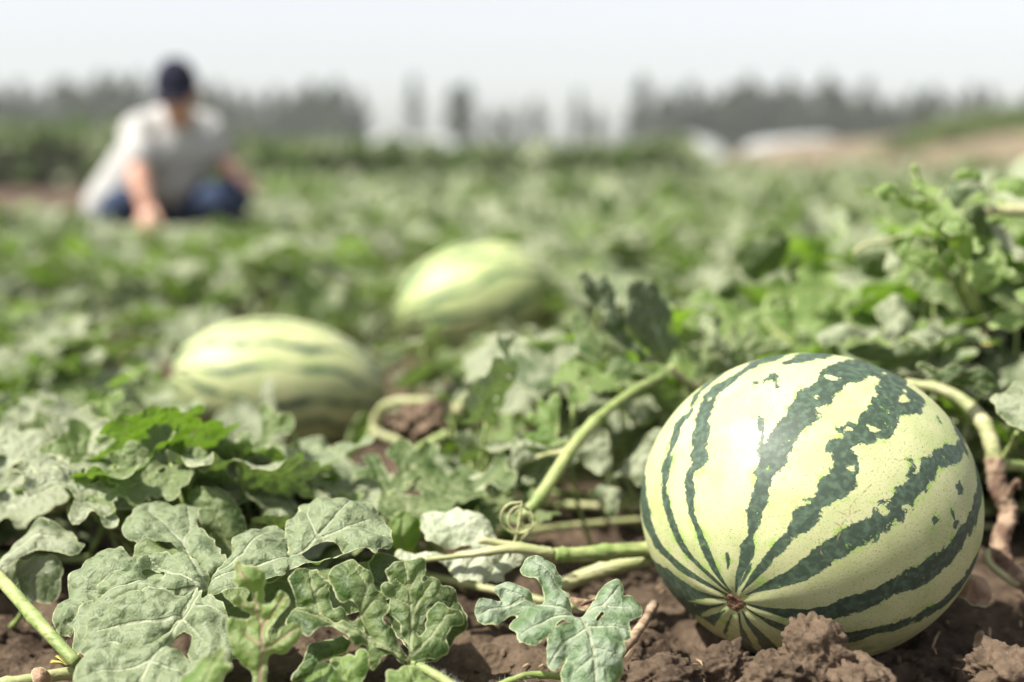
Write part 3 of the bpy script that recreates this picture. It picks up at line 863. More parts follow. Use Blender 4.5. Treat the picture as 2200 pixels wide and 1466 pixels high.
t = thing('watermelon_plant', P(60, 1290, 1.16) * [1, 1, 0], 'shaded leaf drooping behind the green stalk at the left edge', 'watermelon plant')
traced_leaf(t, [dict(p=[(-60, 455), (0, 420), (60, 380), (100, 330), (130, 260), (180, 240), (230, 250), (300, 270), (330, 320), (385, 335), (330, 400), (250, 385), (200, 380), (120, 400), (40, 450), (-60, 500)], dz=.004),
     dict(p=[(-60, 470), (20, 440), (120, 395), (200, 380), (272, 400), (270, 590), (180, 590), (100, 560), (40, 520), (-60, 540)], dz=-.004, t=(0, -.9))], CF, 1.13, (-.1, -.55, .8), [([(-60, 480), (150, 330), (320, 300)], .001)], M_LEAF, seed=94, res=.002)
stem_part(t, [P(60, 1290, 1.16), P(40, 1330, 1.18), P(10, 1360, 1.2)], [.002, .003], M_STEM, 'leaf_stalk')
t = thing('watermelon_plant', P(280, 1120, 1.28) * [1, 1, 0], 'plant with bright backlit green leaves just above the broad grey leaf', 'watermelon plant')
for k, (p, Y, n, m, v) in enumerate([
  ([(185, 1000), (240, 985), (290, 1015), (325, 1050), (345, 1075), (372, 1120), (300, 1125), (240, 1105), (200, 1060)], 1.26, (0, -.95, -.1), M_LEAF_YOUNG, [([(360, 1115), (270, 1050), (210, 1000)], .001)]),
  ([(310, 1050), (345, 1030), (360, 1070), (395, 1045), (402, 1080), (375, 1130), (330, 1120)], 1.24, (0, -.9, 0), M_LEAF_YOUNG, [([(370, 1125), (345, 1050)], .001)]),
  ([(395, 1062), (440, 1045), (492, 1052), (512, 1090), (530, 1130), (545, 1190), (500, 1215), (460, 1190), (440, 1160), (428, 1120)], 1.18, (.1, -.9, .4), M_LEAF_GREEN, [([(500, 1200), (450, 1070)], .001)]),
  ([(832, 1110), (860, 1095), (892, 1105), (908, 1140), (895, 1172), (862, 1195), (832, 1170)], 1.2, (0, -.95, -.1), M_LEAF_YOUNG, [([(860, 1190), (868, 1105)], .001)]),
  ([(560, 1100), (600, 1082), (640, 1100), (650, 1150), (600, 1160), (560, 1140)], 1.2, (0, -.8, .5), M_LEAF, [([(600, 1155), (600, 1090)], .001)])]):
    traced_leaf(t, [dict(p=p)], PX, Y, n, v, m, seed=95 + k, res=.0022, relief=1.5)
stem_part(t, [P(480, 1040, 1.32), P(560, 1072, 1.30), P(640, 1100, 1.28), P(700, 1120, 1.27)], [.0045, .0045], M_STEM_PALE, 'stem')
stem_part(t, [P(0, 1103, 1.34), P(80, 1100, 1.33), P(150, 1085, 1.32), P(200, 1070, 1.32)], [.0045, .0045], M_STEM_PALE, 'stem')

# 2 fresher leaf with raised lobes, stalk with hairs at the lower right
t = thing('watermelon_plant', P(985, 1470, .95) * [1, 1, 0], 'bright green leaf spread beside the grey one, on a hairy stalk running to bottom edge', 'watermelon plant')
vB = [([(1160, 1310), (1030, 1240), (850, 1140), (600, 1030), (450, 960), (300, 910)], .0011), ([(1160, 1310), (1180, 1100), (1175, 950), (1160, 770), (1120, 570)], .0007), ([(1180, 960), (1235, 850), (1330, 720)], .0004), ([(1190, 1260), (1330, 1130), (1430, 980), (1500, 960)], .0005),
      ([(1170, 900), (1060, 830)], .0003), ([(1160, 770), (1050, 690)], .0003), ([(1160, 770), (1230, 640)], .0003), ([(850, 1120), (790, 930), (840, 760), (740, 600)], .0005), ([(800, 960), (900, 850), (990, 880)], .0003), ([(830, 800), (880, 690)], .0003), ([(500, 970), (440, 820), (400, 620)], .0005), ([(440, 820), (530, 720)], .0003),
      ([(850, 1150), (830, 1250), (870, 1340)], .0004), ([(600, 1040), (560, 1100)], .0003)]
lobesB = [
 dict(p=[(1160, 1310), (1135, 1240), (1130, 1130), (1110, 1100), (1080, 1050), (1030, 960), (1010, 860), (940, 760), (930, 735), (990, 715), (1030, 740), (1062, 770), (1050, 730), (1000, 690), (958, 622), (1010, 590), (1040, 560), (1110, 545), (1190, 535), (1262, 560), (1270, 620), (1252, 722), (1290, 705), (1320, 680), (1360, 680), (1390, 740), (1360, 820), (1300, 865), (1250, 900), (1230, 970), (1225, 1080), (1240, 1130), (1272, 1100), (1290, 1020), (1300, 950), (1350, 890), (1420, 876), (1440, 910), (1540, 935), (1588, 1000), (1540, 1045), (1480, 1080), (1430, 1150), (1450, 1200), (1452, 1262), (1380, 1290), (1350, 1330), (1280, 1305), (1200, 1310)], dz=.004, t=(.12, .02)),
 dict(p=[(850, 1130), (800, 1010), (780, 950), (720, 860), (650, 850), (600, 800), (565, 760), (550, 640), (580, 600), (600, 590), (680, 560), (760, 570), (850, 610), (890, 650), (900, 750), (980, 800), (1015, 870), (1000, 930), (940, 985), (990, 1040), (1042, 1060), (1050, 1110), (1075, 1185), (1130, 1205), (1165, 1310), (1100, 1290), (1000, 1240), (900, 1200)], dz=.001, t=(.03, .12)),
 dict(p=[(270, 620), (300, 595), (340, 590), (440, 587), (480, 605), (500, 670), (560, 700), (572, 760), (555, 830), (560, 930), (600, 925), (640, 905), (670, 960), (700, 1000), (735, 1003), (752, 960), (735, 890), (780, 900), (850, 1130), (700, 1080), (600, 1040), (450, 980), (330, 920), (298, 905), (290, 780), (240, 700)], dz=-.003, t=(-.04, .10)),
 dict(p=[(280, 900), (330, 880), (470, 930), (650, 1010), (850, 1100), (1160, 1305), (1100, 1330), (1020, 1250), (960, 1290), (950, 1340), (880, 1370), (855, 1280), (862, 1190), (800, 1180), (740, 1200), (700, 1110), (610, 1070), (500, 1060), (430, 1130), (370, 1140), (300, 1080), (200, 1010)], dz=.004, t=(0, -.10)),
 dict(p=[(330, 1350), (380, 1200), (430, 1150), (530, 1125), (600, 1120), (700, 1150), (722, 1200), (640, 1260), (540, 1280), (450, 1380), (360, 1440), (250, 1460)], dz=-.012, t=(0, .1)),
]
traced_leaf(t, lobesB, CB, .955, (.14, -.83, .52), vB, M_LEAF_GREEN, centre=(850, 1130), seed=2, res=.0014, relief=1.35)
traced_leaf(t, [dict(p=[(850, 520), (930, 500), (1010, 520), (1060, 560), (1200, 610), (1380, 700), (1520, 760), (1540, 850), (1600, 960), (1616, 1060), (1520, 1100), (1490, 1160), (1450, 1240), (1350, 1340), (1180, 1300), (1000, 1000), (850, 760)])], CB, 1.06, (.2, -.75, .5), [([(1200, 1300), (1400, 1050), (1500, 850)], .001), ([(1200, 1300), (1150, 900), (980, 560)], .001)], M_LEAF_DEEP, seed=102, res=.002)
stem_part(t, [P(879, 1420, .955), P(930, 1447, .94), P(985, 1480, .925), P(1020, 1500, .92)], [.0028, .0036], M_STEM, 'leaf_stalk', hairs=240)
lobesD = [dict(p=[(530, 1290), (600, 1250), (660, 1240), (720, 1260), (760, 1310), (755, 1250), (790, 1210), (850, 1180), (865, 1350), (830, 1420), (800, 1500), (760, 1600), (640, 1600), (600, 1470), (610, 1390), (560, 1340)], dz=0),
          dict(p=[(450, 1340), (500, 1310), (560, 1320), (630, 1380), (680, 1450), (700, 1600), (300, 1600), (380, 1450), (370, 1430), (440, 1400)], dz=.004, t=(.1, .1))]
traced_leaf(t, lobesD, CB, .93, (-.1, -.8, .6), [([(700, 1600), (690, 1450), (640, 1290)], .0005), ([(500, 1600), (520, 1450), (500, 1350)], .0005)], M_LEAF_YOUNG, seed=3, res=.0014)
lobesD2 = [dict(p=[(1000, 1400), (1020, 1370), (1060, 1380), (1100, 1350), (1160, 1330), (1220, 1350), (1265, 1410), (1300, 1420), (1330, 1440), (1380, 1470), (1360, 1600), (990, 1600), (1010, 1480)], dz=0)]
traced_leaf(t, lobesD2, CB, .925, (.15, -.8, .6), [([(1200, 1600), (1180, 1450), (1150, 1350)], .0005)], M_LEAF_YOUNG, seed=4, res=.0014)

# 3 upright serrated young leaf between the two
t = thing('watermelon_plant', P(560, 1480, .90) * [1, 1, 0], 'small upright frilly leaf with a pinkish midrib, standing between the broad grey and green leaves', 'watermelon plant')
lobesG = [dict(p=[(1432, 540), (1470, 575), (1500, 600), (1580, 600), (1640, 620), (1685, 650), (1675, 740), (1650, 800), (1650, 862), (1700, 840), (1735, 800), (1770, 765), (1835, 840), (1830, 905), (1790, 930), (1740, 970), (1700, 1020), (1690, 1100), (1700, 1170), (1740, 1150), (1760, 1110), (1765, 1060), (1830, 1020), (1880, 1005), (1920, 1010), (1940, 1045), (1958, 1080), (1926, 1170), (1856, 1220), (1786, 1260), (1710, 1255), (1690, 1300), (1670, 1400), (1655, 1560), (1570, 1560), (1560, 1400), (1500, 1330), (1440, 1270), (1390, 1180), (1375, 1060), (1380, 990), (1500, 995), (1555, 965), (1470, 900), (1400, 880), (1385, 825), (1430, 815), (1480, 830), (1560, 885), (1545, 800), (1460, 740), (1395, 705), (1425, 640)], dz=0)]
vG = [([(1610, 1560), (1640, 1250), (1630, 1050), (1570, 830), (1440, 570)], .0009), ([(1640, 1040), (1740, 900), (1800, 820)], .0004), ([(1600, 950), (1480, 860)], .0004), ([(1640, 1230), (1800, 1130), (1900, 1050)], .0004), ([(1640, 1200), (1480, 1080)], .0004)]
traced_leaf(t, lobesG, CA, .915, (.10, -.93, .36), vG, leaf_material('leaf_frill', (.11, .17, .04), (.22, .29, .10), (.22, .3, .1), (.30, .52, .05), vein=(.36, .24, .17)), seed=5, res=.0012, relief=1.3)
lobesG2 = [dict(p=[(1060, 1400), (1150, 1330), (1210, 1210), (1230, 1290), (1300, 1200), (1370, 1190), (1340, 1300), (1420, 1330), (1340, 1400), (1300, 1600), (1000, 1600), (1040, 1480)], dz=0)]
traced_leaf(t, lobesG2, CA, .86, (-.3, -.85, .35), [([(1200, 1600), (1250, 1400), (1330, 1230)], .0006)], M_LEAF_YOUNG, seed=6, res=.0014)
stem_part(t, [P(560, 1520, .93), P(530, 1490, .92), P(556, 1470, .915)], [.003, .002], M_STEM, 'stem')

# 4 five-lobed leaf left of the big melon
t = thing('watermelon_plant', P(1150, 1450, .99) * [1, 1, 0], 'flat pale leaf with pinkish blotches on its lobes, just left of the big watermelon', 'watermelon plant')
lobesC = [dict(p=[(815, 850), (822, 828), (835, 810), (880, 795), (920, 788), (970, 795), (1003, 805), (1020, 830), (1040, 850), (1066, 880), (1055, 930), (1062, 960), (1080, 990), (1100, 1030), (1120, 1080), (1150, 1092), (1175, 1085), (1190, 1070), (1215, 1035), (1240, 1010), (1250, 960), (1270, 938), (1290, 928), (1330, 930), (1372, 928), (1400, 968), (1390, 992), (1420, 990), (1450, 998), (1480, 1020), (1492, 1045), (1503, 1090), (1470, 1130), (1420, 1160), (1442, 1190), (1440, 1230), (1415, 1252), (1390, 1250), (1400, 1300), (1405, 1350), (1380, 1420), (1360, 1480), (1300, 1530), (1090, 1530), (1068, 1500), (1060, 1450), (1052, 1410), (1070, 1370), (1087, 1328), (1055, 1360), (1022, 1422), (990, 1410), (955, 1370), (958, 1320), (965, 1290), (990, 1230), (1040, 1172), (1112, 1166), (1100, 1150), (1050, 1138), (1030, 1160), (1010, 1190), (980, 1230), (920, 1275), (850, 1300), (815, 1280), (788, 1258), (790, 1200), (768, 1140), (790, 1098), (832, 1085), (780, 1080), (720, 1110), (680, 1142), (595, 1142), (575, 1090), (590, 1050), (612, 1028), (660, 1008), (742, 1015), (735, 990), (680, 962), (685, 940), (720, 920), (780, 915), (820, 925), (850, 945), (890, 990), (925, 1018), (958, 1024), (955, 985), (930, 945), (870, 905)],
       h=[[(1243, 1152), (1252, 1122), (1270, 1100), (1288, 1112), (1275, 1130), (1262, 1145)]], dz=0)]
vC = [([(1150, 1085), (1200, 1210), (1235, 1360), (1245, 1520)], .0010), ([(1150, 1090), (1070, 990), (980, 870), (900, 820)], .0005), ([(1150, 1100), (1000, 1060), (850, 1010), (740, 960)], .0004), ([(850, 1010), (720, 1050), (610, 1090)], .0004), ([(1140, 1110), (1000, 1120), (880, 1190), (820, 1240)], .0005),
      ([(1160, 1100), (1280, 1060), (1350, 980)], .0005), ([(1280, 1060), (1420, 1080)], .0004), ([(1190, 1180), (1320, 1180), (1420, 1200)], .0004), ([(1190, 1190), (1060, 1270), (990, 1370)], .0004), ([(1225, 1300), (1340, 1330)], .0003), ([(1235, 1340), (1130, 1420)], .0003)]
traced_leaf(t, lobesC, CC, .985, (.05, -.66, .75), vC, leaf_material('leaf_blotched', (.13, .20, .095), (.29, .36, .25), (.3, .36, .24), (.24, .42, .05), spots=.8), seed=7, res=.0014, centre=(1150, 1095), relief=1.2)
stem_part(t, [P(1250, 1460, .985), P(1150, 1450, .98), P(1100, 1462, .965), P(1040, 1490, .95)], [.0022, .003], M_STEM, 'leaf_stalk', hairs=90)
stem_part(t, [P(1405, 1300, 1.13), P(1378, 1345, 1.08), P(1340, 1395, 1.05), P(1290, 1460, 1.03)], [.0042, .0036], M_WOOD, 'stem')
stem_part(t, [P(1250, 1299, 1.06), P(1300, 1282, 1.10), P(1340, 1275, 1.14)], [.0015, .0018], M_WOOD, 'dry_twig')

# 5 vine with the pale leaf underside, diagonal stem and tendril
t = thing('watermelon_plant', P(1240, 1230, 1.22) * [1, 1, 0], 'vine left of the big watermelon with a pale upturned leaf, a long diagonal stem and curled tendril', 'watermelon plant')
t['label'] = 'vine with pale upturned leaf, long diagonal stem and curled tendril left of the big watermelon'
lobesF = [dict(p=[(130, 735), (150, 722), (220, 738), (300, 750), (380, 757), (480, 752), (565, 725), (480, 722), (400, 722), (310, 700), (280, 660), (262, 600), (280, 530), (330, 508), (400, 520), (450, 500), (500, 522), (550, 512), (610, 540), (650, 570), (665, 610), (690, 650), (740, 690), (860, 700), (990, 720), (1003, 755), (920, 775), (860, 780), (780, 850), (730, 865), (745, 915), (700, 900), (650, 905), (640, 940), (600, 920), (560, 900), (500, 910), (490, 930), (480, 970), (468, 900), (440, 850), (380, 800), (280, 812), (180, 790), (140, 770)], dz=0)]
vF = [([(1000, 742), (830, 700), (680, 660), (560, 610), (330, 530)], .0013), ([(990, 748), (800, 735), (600, 738), (450, 765), (300, 790)], .0013), ([(760, 745), (690, 820), (640, 900)], .0005), ([(620, 745), (560, 800), (500, 880)], .0005)]
traced_leaf(t, lobesF, CC, 1.17, (.1, -.72, .68), vF, M_LEAF_UNDER, seed=8, res=.002, relief=1.0)
stem_part(t, [P(1400, 1180, 1.19), P(1330, 1184, 1.18), P(1250, 1192, 1.17), P(1190, 1192, 1.16)], [.0072, .0066, .006], M_STEM, 'stem', hairs=60)
stem_part(t, [P(1190, 1190, 1.16), P(1120, 1176, 1.155), P(1030, 1160, 1.155)], [.0045, .003], M_STEM_PALE, 'leaf_stalk')
stem_part(t, [P(1190, 1190, 1.16), P(1100, 1180, 1.15), P(1010, 1192, 1.15), P(900, 1205, 1.15)], [.0045, .002], M_STEM_PALE, 'leaf_stalk')
stem_part(t, [P(1400, 1200, 1.20), P(1320, 1218, 1.20), P(1250, 1240, 1.20), P(1200, 1262, 1.19)], [.0068, .0064], M_STEM_PALE, 'stem')
stem_part(t, [P(1425, 808, 1.42), P(1360, 842, 1.38), P(1290, 895, 1.34), P(1235, 955, 1.30), P(1195, 1015, 1.27), P(1155, 1075, 1.25), P(1120, 1112, 1.24)], [.0052, .0050, .0055, .0058, .0062], M_STEM, 'stem', hairs=160)
stem_part(t, [P(1235, 955, 1.30), P(1205, 972, 1.31), P(1180, 975, 1.32), P(1150, 985, 1.33)], [.003, .0026], M_STEM_PALE, 'leaf_stalk')
tend = []
c0 = P(1108, 1118, 1.16)
for k in range(60):
    a = k / 59 * 2 * math.pi * 2.3
    r = .014 * (1 - .45 * k / 59)
    tend.append(c0 + np.array([r * math.cos(a + 1.2) + .007 * k / 59, .006 * math.sin(a * .5) + .004 * k / 59, r * 1.05 * math.sin(a + 1.2)]))
tend = [P(1095, 1196, 1.16), P(1102, 1170, 1.158), P(1110, 1150, 1.157)] + tend
stem_part(t, tend, [.0012, .0011, .0006], M_STEM_PALE, 'tendril', n=150, sides=6, jitter=0)
c0 = P(1132, 1122, 1.18)
stem_part(t, [P(1120, 1160, 1.18)] + [c0 + np.array([.0085 * (1 - k / 60) * math.cos(k * .42), k * .0002, .0085 * (1 - k / 60) * math.sin(k * .42)]) for k in range(34)], [.0011, .0007], M_STEM_PALE, 'tendril', n=90, sides=6, jitter=0)

# 6 upright dark leaf and companions behind the diagonal stem
t = thing('watermelon_plant', P(1480, 830, 1.55) * [1, 1, 0], 'plant with a tall rounded dark leaf upright just behind the big watermelon, upper left of it', 'watermelon plant')
t['label'] = 'plant with a tall rounded dark leaf standing upright, behind the big watermelon on its left'
lobesH = [dict(p=[(935, 165), (960, 140), (1040, 133), (1085, 168), (1120, 200), (1140, 250), (1168, 290), (1175, 340), (1150, 430), (1175, 450), (1222, 480), (1232, 520), (1190, 560), (1160, 610), (1180, 645), (1100, 610), (1000, 510), (930, 445), (903, 390), (902, 310), (928, 230)], dz=0, t=(.1, -.05)),
          dict(p=[(745, 150), (780, 103), (810, 140), (850, 210), (880, 300), (900, 400), (1000, 520), (1130, 640), (1040, 610), (900, 520), (800, 430), (720, 420), (790, 360), (750, 270), (655, 210), (660, 60), (700, 110)], dz=-.01, t=(-.2, .1))]
vH = [([(1180, 650), (1090, 480), (1050, 320), (1010, 160)], .0012), ([(1080, 460), (1150, 330)], .0005), ([(1070, 420), (960, 330)], .0005), ([(1150, 640), (950, 470), (850, 300), (780, 130)], .001)]
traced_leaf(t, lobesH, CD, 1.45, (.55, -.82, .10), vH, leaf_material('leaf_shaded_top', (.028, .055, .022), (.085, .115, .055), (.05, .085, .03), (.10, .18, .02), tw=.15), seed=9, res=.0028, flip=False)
stem_part(t, [P(1440, 788, 1.45), P(1465, 815, 1.46), P(1500, 832, 1.48), P(1560, 828, 1.52)], [.0035, .005, .006], M_STEM_PALE, 'leaf_stalk')
lobesJ = [dict(p=[(240, 590), (260, 530), (300, 498), (340, 508), (390, 545), (430, 580), (480, 610), (520, 640), (545, 690), (530, 765), (480, 790), (430, 795), (350, 785), (300, 745), (270, 690), (235, 650)], dz=0)]
traced_leaf(t, lobesJ, CD, 1.50, (-.1, -.6, .75), [([(700, 810), (560, 700), (430, 620), (300, 540)], .001), ([(520, 690), (400, 720)], .0005)], M_LEAF, seed=10, res=.003)
stem_part(t, [P(1205, 812, 1.50), P(1240, 845, 1.5), P(1275, 860, 1.5)], [.003, .003], M_STEM_PALE, 'leaf_stalk')
lobesJ2 = [dict(p=[(800, 620), (830, 600), (880, 590), (930, 590), (975, 610), (1000, 640), (1080, 650), (1125, 690), (1080, 705), (1010, 700), (975, 660), (940, 690), (890, 695), (830, 680)], dz=0),
           dict(p=[(600, 330), (640, 320), (700, 380), (720, 440), (770, 480), (778, 530), (750, 560), (790, 590), (760, 610), (700, 590), (640, 540), (640, 480), (610, 420)], dz=.004, t=(.2, 0))]
traced_leaf(t, lobesJ2, CD, 1.44, (.1, -.7, .7), [([(1120, 690), (960, 640), (820, 640)], .0007), ([(780, 600), (680, 450), (620, 330)], .0007)], M_LEAF_GREEN, seed=11, res=.0028)
lobesJ3 = [dict(p=[(350, 870), (380, 880), (440, 930), (410, 820), (440, 810), (480, 880), (480, 800), (520, 785), (550, 800), (540, 900), (530, 1000), (520, 1060), (600, 1040), (580, 1075), (500, 1095), (400, 1080), (300, 1020), (380, 1010), (430, 1000), (360, 950)], dz=0)]
traced_leaf(t, lobesJ3, CD, 1.36, (-.1, -.75, .6), [([(620, 1030), (520, 1060), (510, 900), (500, 800)], .0008), ([(500, 980), (380, 890)], .0005)], M_LEAF_YOUNG, seed=12, res=.0026)
lobesJ4 = [dict(p=[(220, 1180), (290, 1100), (300, 1040), (380, 1060), (500, 1095), (440, 1130), (380, 1170), (340, 1180), (290, 1240), (230, 1250)], dz=0),
           dict(p=[(640, 1080), (700, 1040), (760, 1010), (800, 1000), (830, 1100), (845, 1200), (830, 1250), (770, 1270), (720, 1230), (660, 1160), (600, 1190), (560, 1240), (540, 1260), (560, 1180)], dz=-.02)]
traced_leaf(t, lobesJ4, CD, 1.33, (.1, -.85, .45), [([(500, 1095), (350, 1110), (250, 1210)], .0007), ([(700, 1020), (760, 1120), (790, 1240)], .0007)], M_LEAF, seed=13, res=.0028)
lobesJ5 = [dict(p=[(1090, 980), (1150, 1000), (1180, 1060), (1140, 1110), (1060, 1180), (1040, 1250), (1020, 1320), (980, 1330), (960, 1280), (930, 1260), (860, 1240), (820, 1300), (850, 1330), (900, 1340), (880, 1420), (860, 1500), (800, 1480), (810, 1400), (740, 1380), (720, 1340), (800, 1300), (850, 1240), (930, 1200), (970, 1120), (1030, 1050)], dz=0)]
traced_leaf(t, lobesJ5, CD, 1.34, (-.35, -.80, .5), [([(1150, 1030), (1000, 1180), (850, 1300), (780, 1400)], .001)], M_LEAF, seed=14, res=.0028)

# 7 tall young shoot at the right edge
t = thing('watermelon_plant', P(2090, 720, 1.62) * [1, 1, 0], 'tall bright young shoot with curled leaves rising highest at the right edge', 'watermelon plant')
shoot = [
 ([(1240, 200), (1300, 195), (1380, 215), (1440, 270), (1530, 310), (1572, 360), (1545, 420), (1562, 462), (1500, 444), (1420, 380), (1380, 300), (1300, 260), (1250, 232)], 1.52, (.2, -.9, .2), M_LEAF_YOUNG, [([(1540, 440), (1440, 320), (1260, 215)], .001)]),
 ([(1560, 460), (1640, 445), (1720, 440), (1735, 520), (1700, 600), (1745, 650), (1760, 600), (1830, 592), (1850, 560), (1890, 535), (1922, 590), (1935, 640), (1890, 672), (1940, 662), (1985, 675), (1990, 705), (1900, 742), (1850, 805), (1780, 825), (1720, 780), (1680, 655), (1610, 560)], 1.50, (-.1, -.95, .1), M_LEAF_YOUNG, [([(1760, 820), (1700, 640), (1640, 480)], .001), ([(1760, 800), (1860, 700), (1900, 600)], .0007)]),
 ([(1510, 230), (1560, 190), (1640, 150), (1700, 135), (1750, 138), (1812, 180), (1790, 230), (1700, 270), (1620, 312), (1560, 290)], 1.56, (0, -.4, .9), M_LEAF, [([(1800, 190), (1650, 220), (1520, 240)], .0008)]),
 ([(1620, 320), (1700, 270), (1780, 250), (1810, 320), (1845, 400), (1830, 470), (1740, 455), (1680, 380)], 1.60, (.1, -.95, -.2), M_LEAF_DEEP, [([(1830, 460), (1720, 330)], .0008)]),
 ([(1820, 450), (1880, 415), (1950, 450), (2020, 510), (2100, 560), (2100, 690), (1990, 660), (1945, 620), (1920, 540)], 1.58, (.1, -.6, .8), M_LEAF, [([(2090, 640), (1960, 520), (1840, 450)], .0008)]),
 ([(1340, 10), (1372, -10), (1400, 60), (1440, 120), (1530, 150), (1545, 200), (1500, 235), (1440, 200), (1370, 160), (1330, 120), (1370, 90)], 1.54, (-.2, -.9, .3), M_LEAF_YOUNG, [([(1520, 220), (1430, 130), (1360, 0)], .0008)]),
 ([(1610, 70), (1660, 40), (1720, 45), (1770, 90), (1790, 140), (1730, 110), (1680, 100), (1620, 100)], 1.6, (.1, -.8, .5), M_LEAF_YOUNG, [([(1790, 130), (1620, 80)], .0006)]),
 ([(1850, 120), (1950, 90), (2060, 120), (2110, 200), (2060, 250), (1950, 240), (1880, 190)], 1.64, (.1, -.7, .6), M_LEAF_YOUNG, [([(2100, 220), (1870, 130)], .0006)]),
 ([(1250, 560), (1290, 470), (1370, 430), (1360, 480), (1320, 520), (1400, 560), (1460, 540), (1520, 600), (1540, 680), (1480, 700), (1400, 640), (1330, 600), (1270, 610)], 1.5, (-.1, -.9, .3), M_LEAF_YOUNG, [([(1500, 690), (1400, 590), (1270, 560)], .0007)]),
 ([(1130, 150), (1190, 125), (1250, 135), (1300, 175), (1260, 215), (1200, 210), (1170, 260), (1110, 240), (1090, 190)], 1.5, (0, -.7, .7), M_LEAF_YOUNG, [([(1300, 180), (1110, 180)], .0006)]),
 ([(1170, 600), (1200, 560), (1260, 570), (1295, 620), (1290, 690), (1240, 725), (1190, 700), (1170, 650)], 1.56, (0, -.5, .9), M_LEAF, [([(1280, 700), (1200, 590)], .0006)]),
 ([(1730, 460), (1780, 465), (1808, 505), (1800, 560), (1760, 560), (1735, 520)], 1.46, (0, -.6, .8), M_LEAF_YOUNG, [([(1730, 560), (1790, 480)], .0006)]),
 ([(1545, 390), (1580, 340), (1640, 330), (1690, 380), (1740, 400), (1720, 450), (1660, 470), (1580, 460)], 1.48, (.1, -.7, .7), M_LEAF_YOUNG, [([(1700, 450), (1570, 400)], .0006)]),
 ([(1820, 1010), (1880, 950), (1960, 918), (2060, 940), (2110, 1000), (2040, 1030), (1950, 1045), (1860, 1072)], 1.5, (0, -.6, .8), M_LEAF_YOUNG, [([(2100, 960), (1840, 1040)], .0008)]),
 ([(1980, 800), (2060, 770), (2110, 830), (2100, 920), (2010, 880)], 1.48, (0, -.7, .7), M_LEAF_YOUNG, [([(2100, 900), (2000, 810)], .0008)]),
 ([(1320, 720), (1420, 700), (1560, 740), (1640, 850), (1680, 980), (1640, 1010), (1560, 930), (1440, 860), (1340, 800)], 1.62, (0, -.8, .5), M_LEAF_GREEN, [([(1670, 1000), (1340, 740)], .0008)]),
 ([(1820, 800), (1960, 780), (2060, 860), (2100, 980), (1980, 940), (1860, 900)], 1.66, (0, -.8, .5), M_LEAF_GREEN, [([(2090, 960), (1840, 820)], .0008)]),
]
for k, (p, Y, n, m, v) in enumerate(shoot):
    traced_leaf(t, [dict(p=p)], CE, Y - .11, n, v, m, seed=20 + k, res=.003, relief=1.8)
stem_part(t, [P(2120, 712, 1.60), P(2090, 640, 1.57), P(2070, 560, 1.55), P(2040, 500, 1.53), P(2000, 430, 1.52), P(1965, 370, 1.54)], [.008, .0065, .005, .003], M_STEM, 'stem')
stem_part(t, [P(2075, 700, 1.60), P(2050, 620, 1.57), P(2010, 560, 1.55), P(1960, 540, 1.54)], [.007, .005, .003], M_STEM, 'stem')
stem_part(t, [P(2105, 452, 1.5), P(2160, 452, 1.5), P(2230, 458, 1.5)], [.006, .0062], M_STEM_PALE, 'stem')
stem_part(t, [P(1832, 545, 1.5), P(1860, 525, 1.5), P(1900, 522, 1.5), P(1930, 510, 1.51)], [.002, .0024], M_STEM_PALE, 'tendril')
stem_part(t, [P(2060, 695, 1.58), P(2085, 715, 1.57), P(2120, 718, 1.58)], [.003, .003], M_WOOD, 'dry_twig')

# 8 dark leaf group left of the shoot, above the melon
t = thing('watermelon_plant', P(1680, 760, 1.8) * [1, 1, 0], 'plant with one pointed dark green leaf upright above the big watermelon', 'watermelon plant')
grp = [
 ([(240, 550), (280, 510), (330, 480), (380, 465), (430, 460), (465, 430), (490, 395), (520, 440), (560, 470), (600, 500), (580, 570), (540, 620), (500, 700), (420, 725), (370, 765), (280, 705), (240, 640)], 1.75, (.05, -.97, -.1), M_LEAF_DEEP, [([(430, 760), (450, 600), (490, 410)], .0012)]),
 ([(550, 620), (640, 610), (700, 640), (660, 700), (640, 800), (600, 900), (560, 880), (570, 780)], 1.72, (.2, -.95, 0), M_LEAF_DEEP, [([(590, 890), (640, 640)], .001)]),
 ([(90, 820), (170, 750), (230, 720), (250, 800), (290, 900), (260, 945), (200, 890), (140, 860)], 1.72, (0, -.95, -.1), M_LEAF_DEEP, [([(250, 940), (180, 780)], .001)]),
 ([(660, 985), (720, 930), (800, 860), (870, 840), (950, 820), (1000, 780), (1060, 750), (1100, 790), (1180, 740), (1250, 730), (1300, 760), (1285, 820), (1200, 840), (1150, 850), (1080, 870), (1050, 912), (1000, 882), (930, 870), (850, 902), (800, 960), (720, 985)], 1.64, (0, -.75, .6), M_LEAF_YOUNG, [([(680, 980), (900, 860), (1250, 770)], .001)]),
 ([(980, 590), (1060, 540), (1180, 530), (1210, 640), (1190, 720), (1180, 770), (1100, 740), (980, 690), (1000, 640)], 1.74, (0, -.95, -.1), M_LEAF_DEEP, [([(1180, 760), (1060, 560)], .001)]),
 ([(270, 950), (350, 930), (430, 950), (540, 930), (590, 980), (640, 1030), (560, 1010), (430, 990), (300, 1000)], 1.62, (0, -.7, .7), M_LEAF_YOUNG, [([(630, 1020), (300, 960)], .001)]),
 ([(590, 1080), (640, 1040), (710, 1060), (700, 1160), (640, 1180), (590, 1130)], 1.6, (0, -.95, .1), M_LEAF_GREEN, [([(640, 1170), (650, 1060)], .001)]),
]
for k, (p, Y, n, m, v) in enumerate(grp):
    traced_leaf(t, [dict(p=p)], CE, Y, n, v, m, seed=50 + k, res=.0034, relief=1.6)
stem_part(t, [P(1700, 745, 1.7), P(1645, 690, 1.72), P(1650, 640, 1.74)], [.005, .003], M_STEM, 'stem')
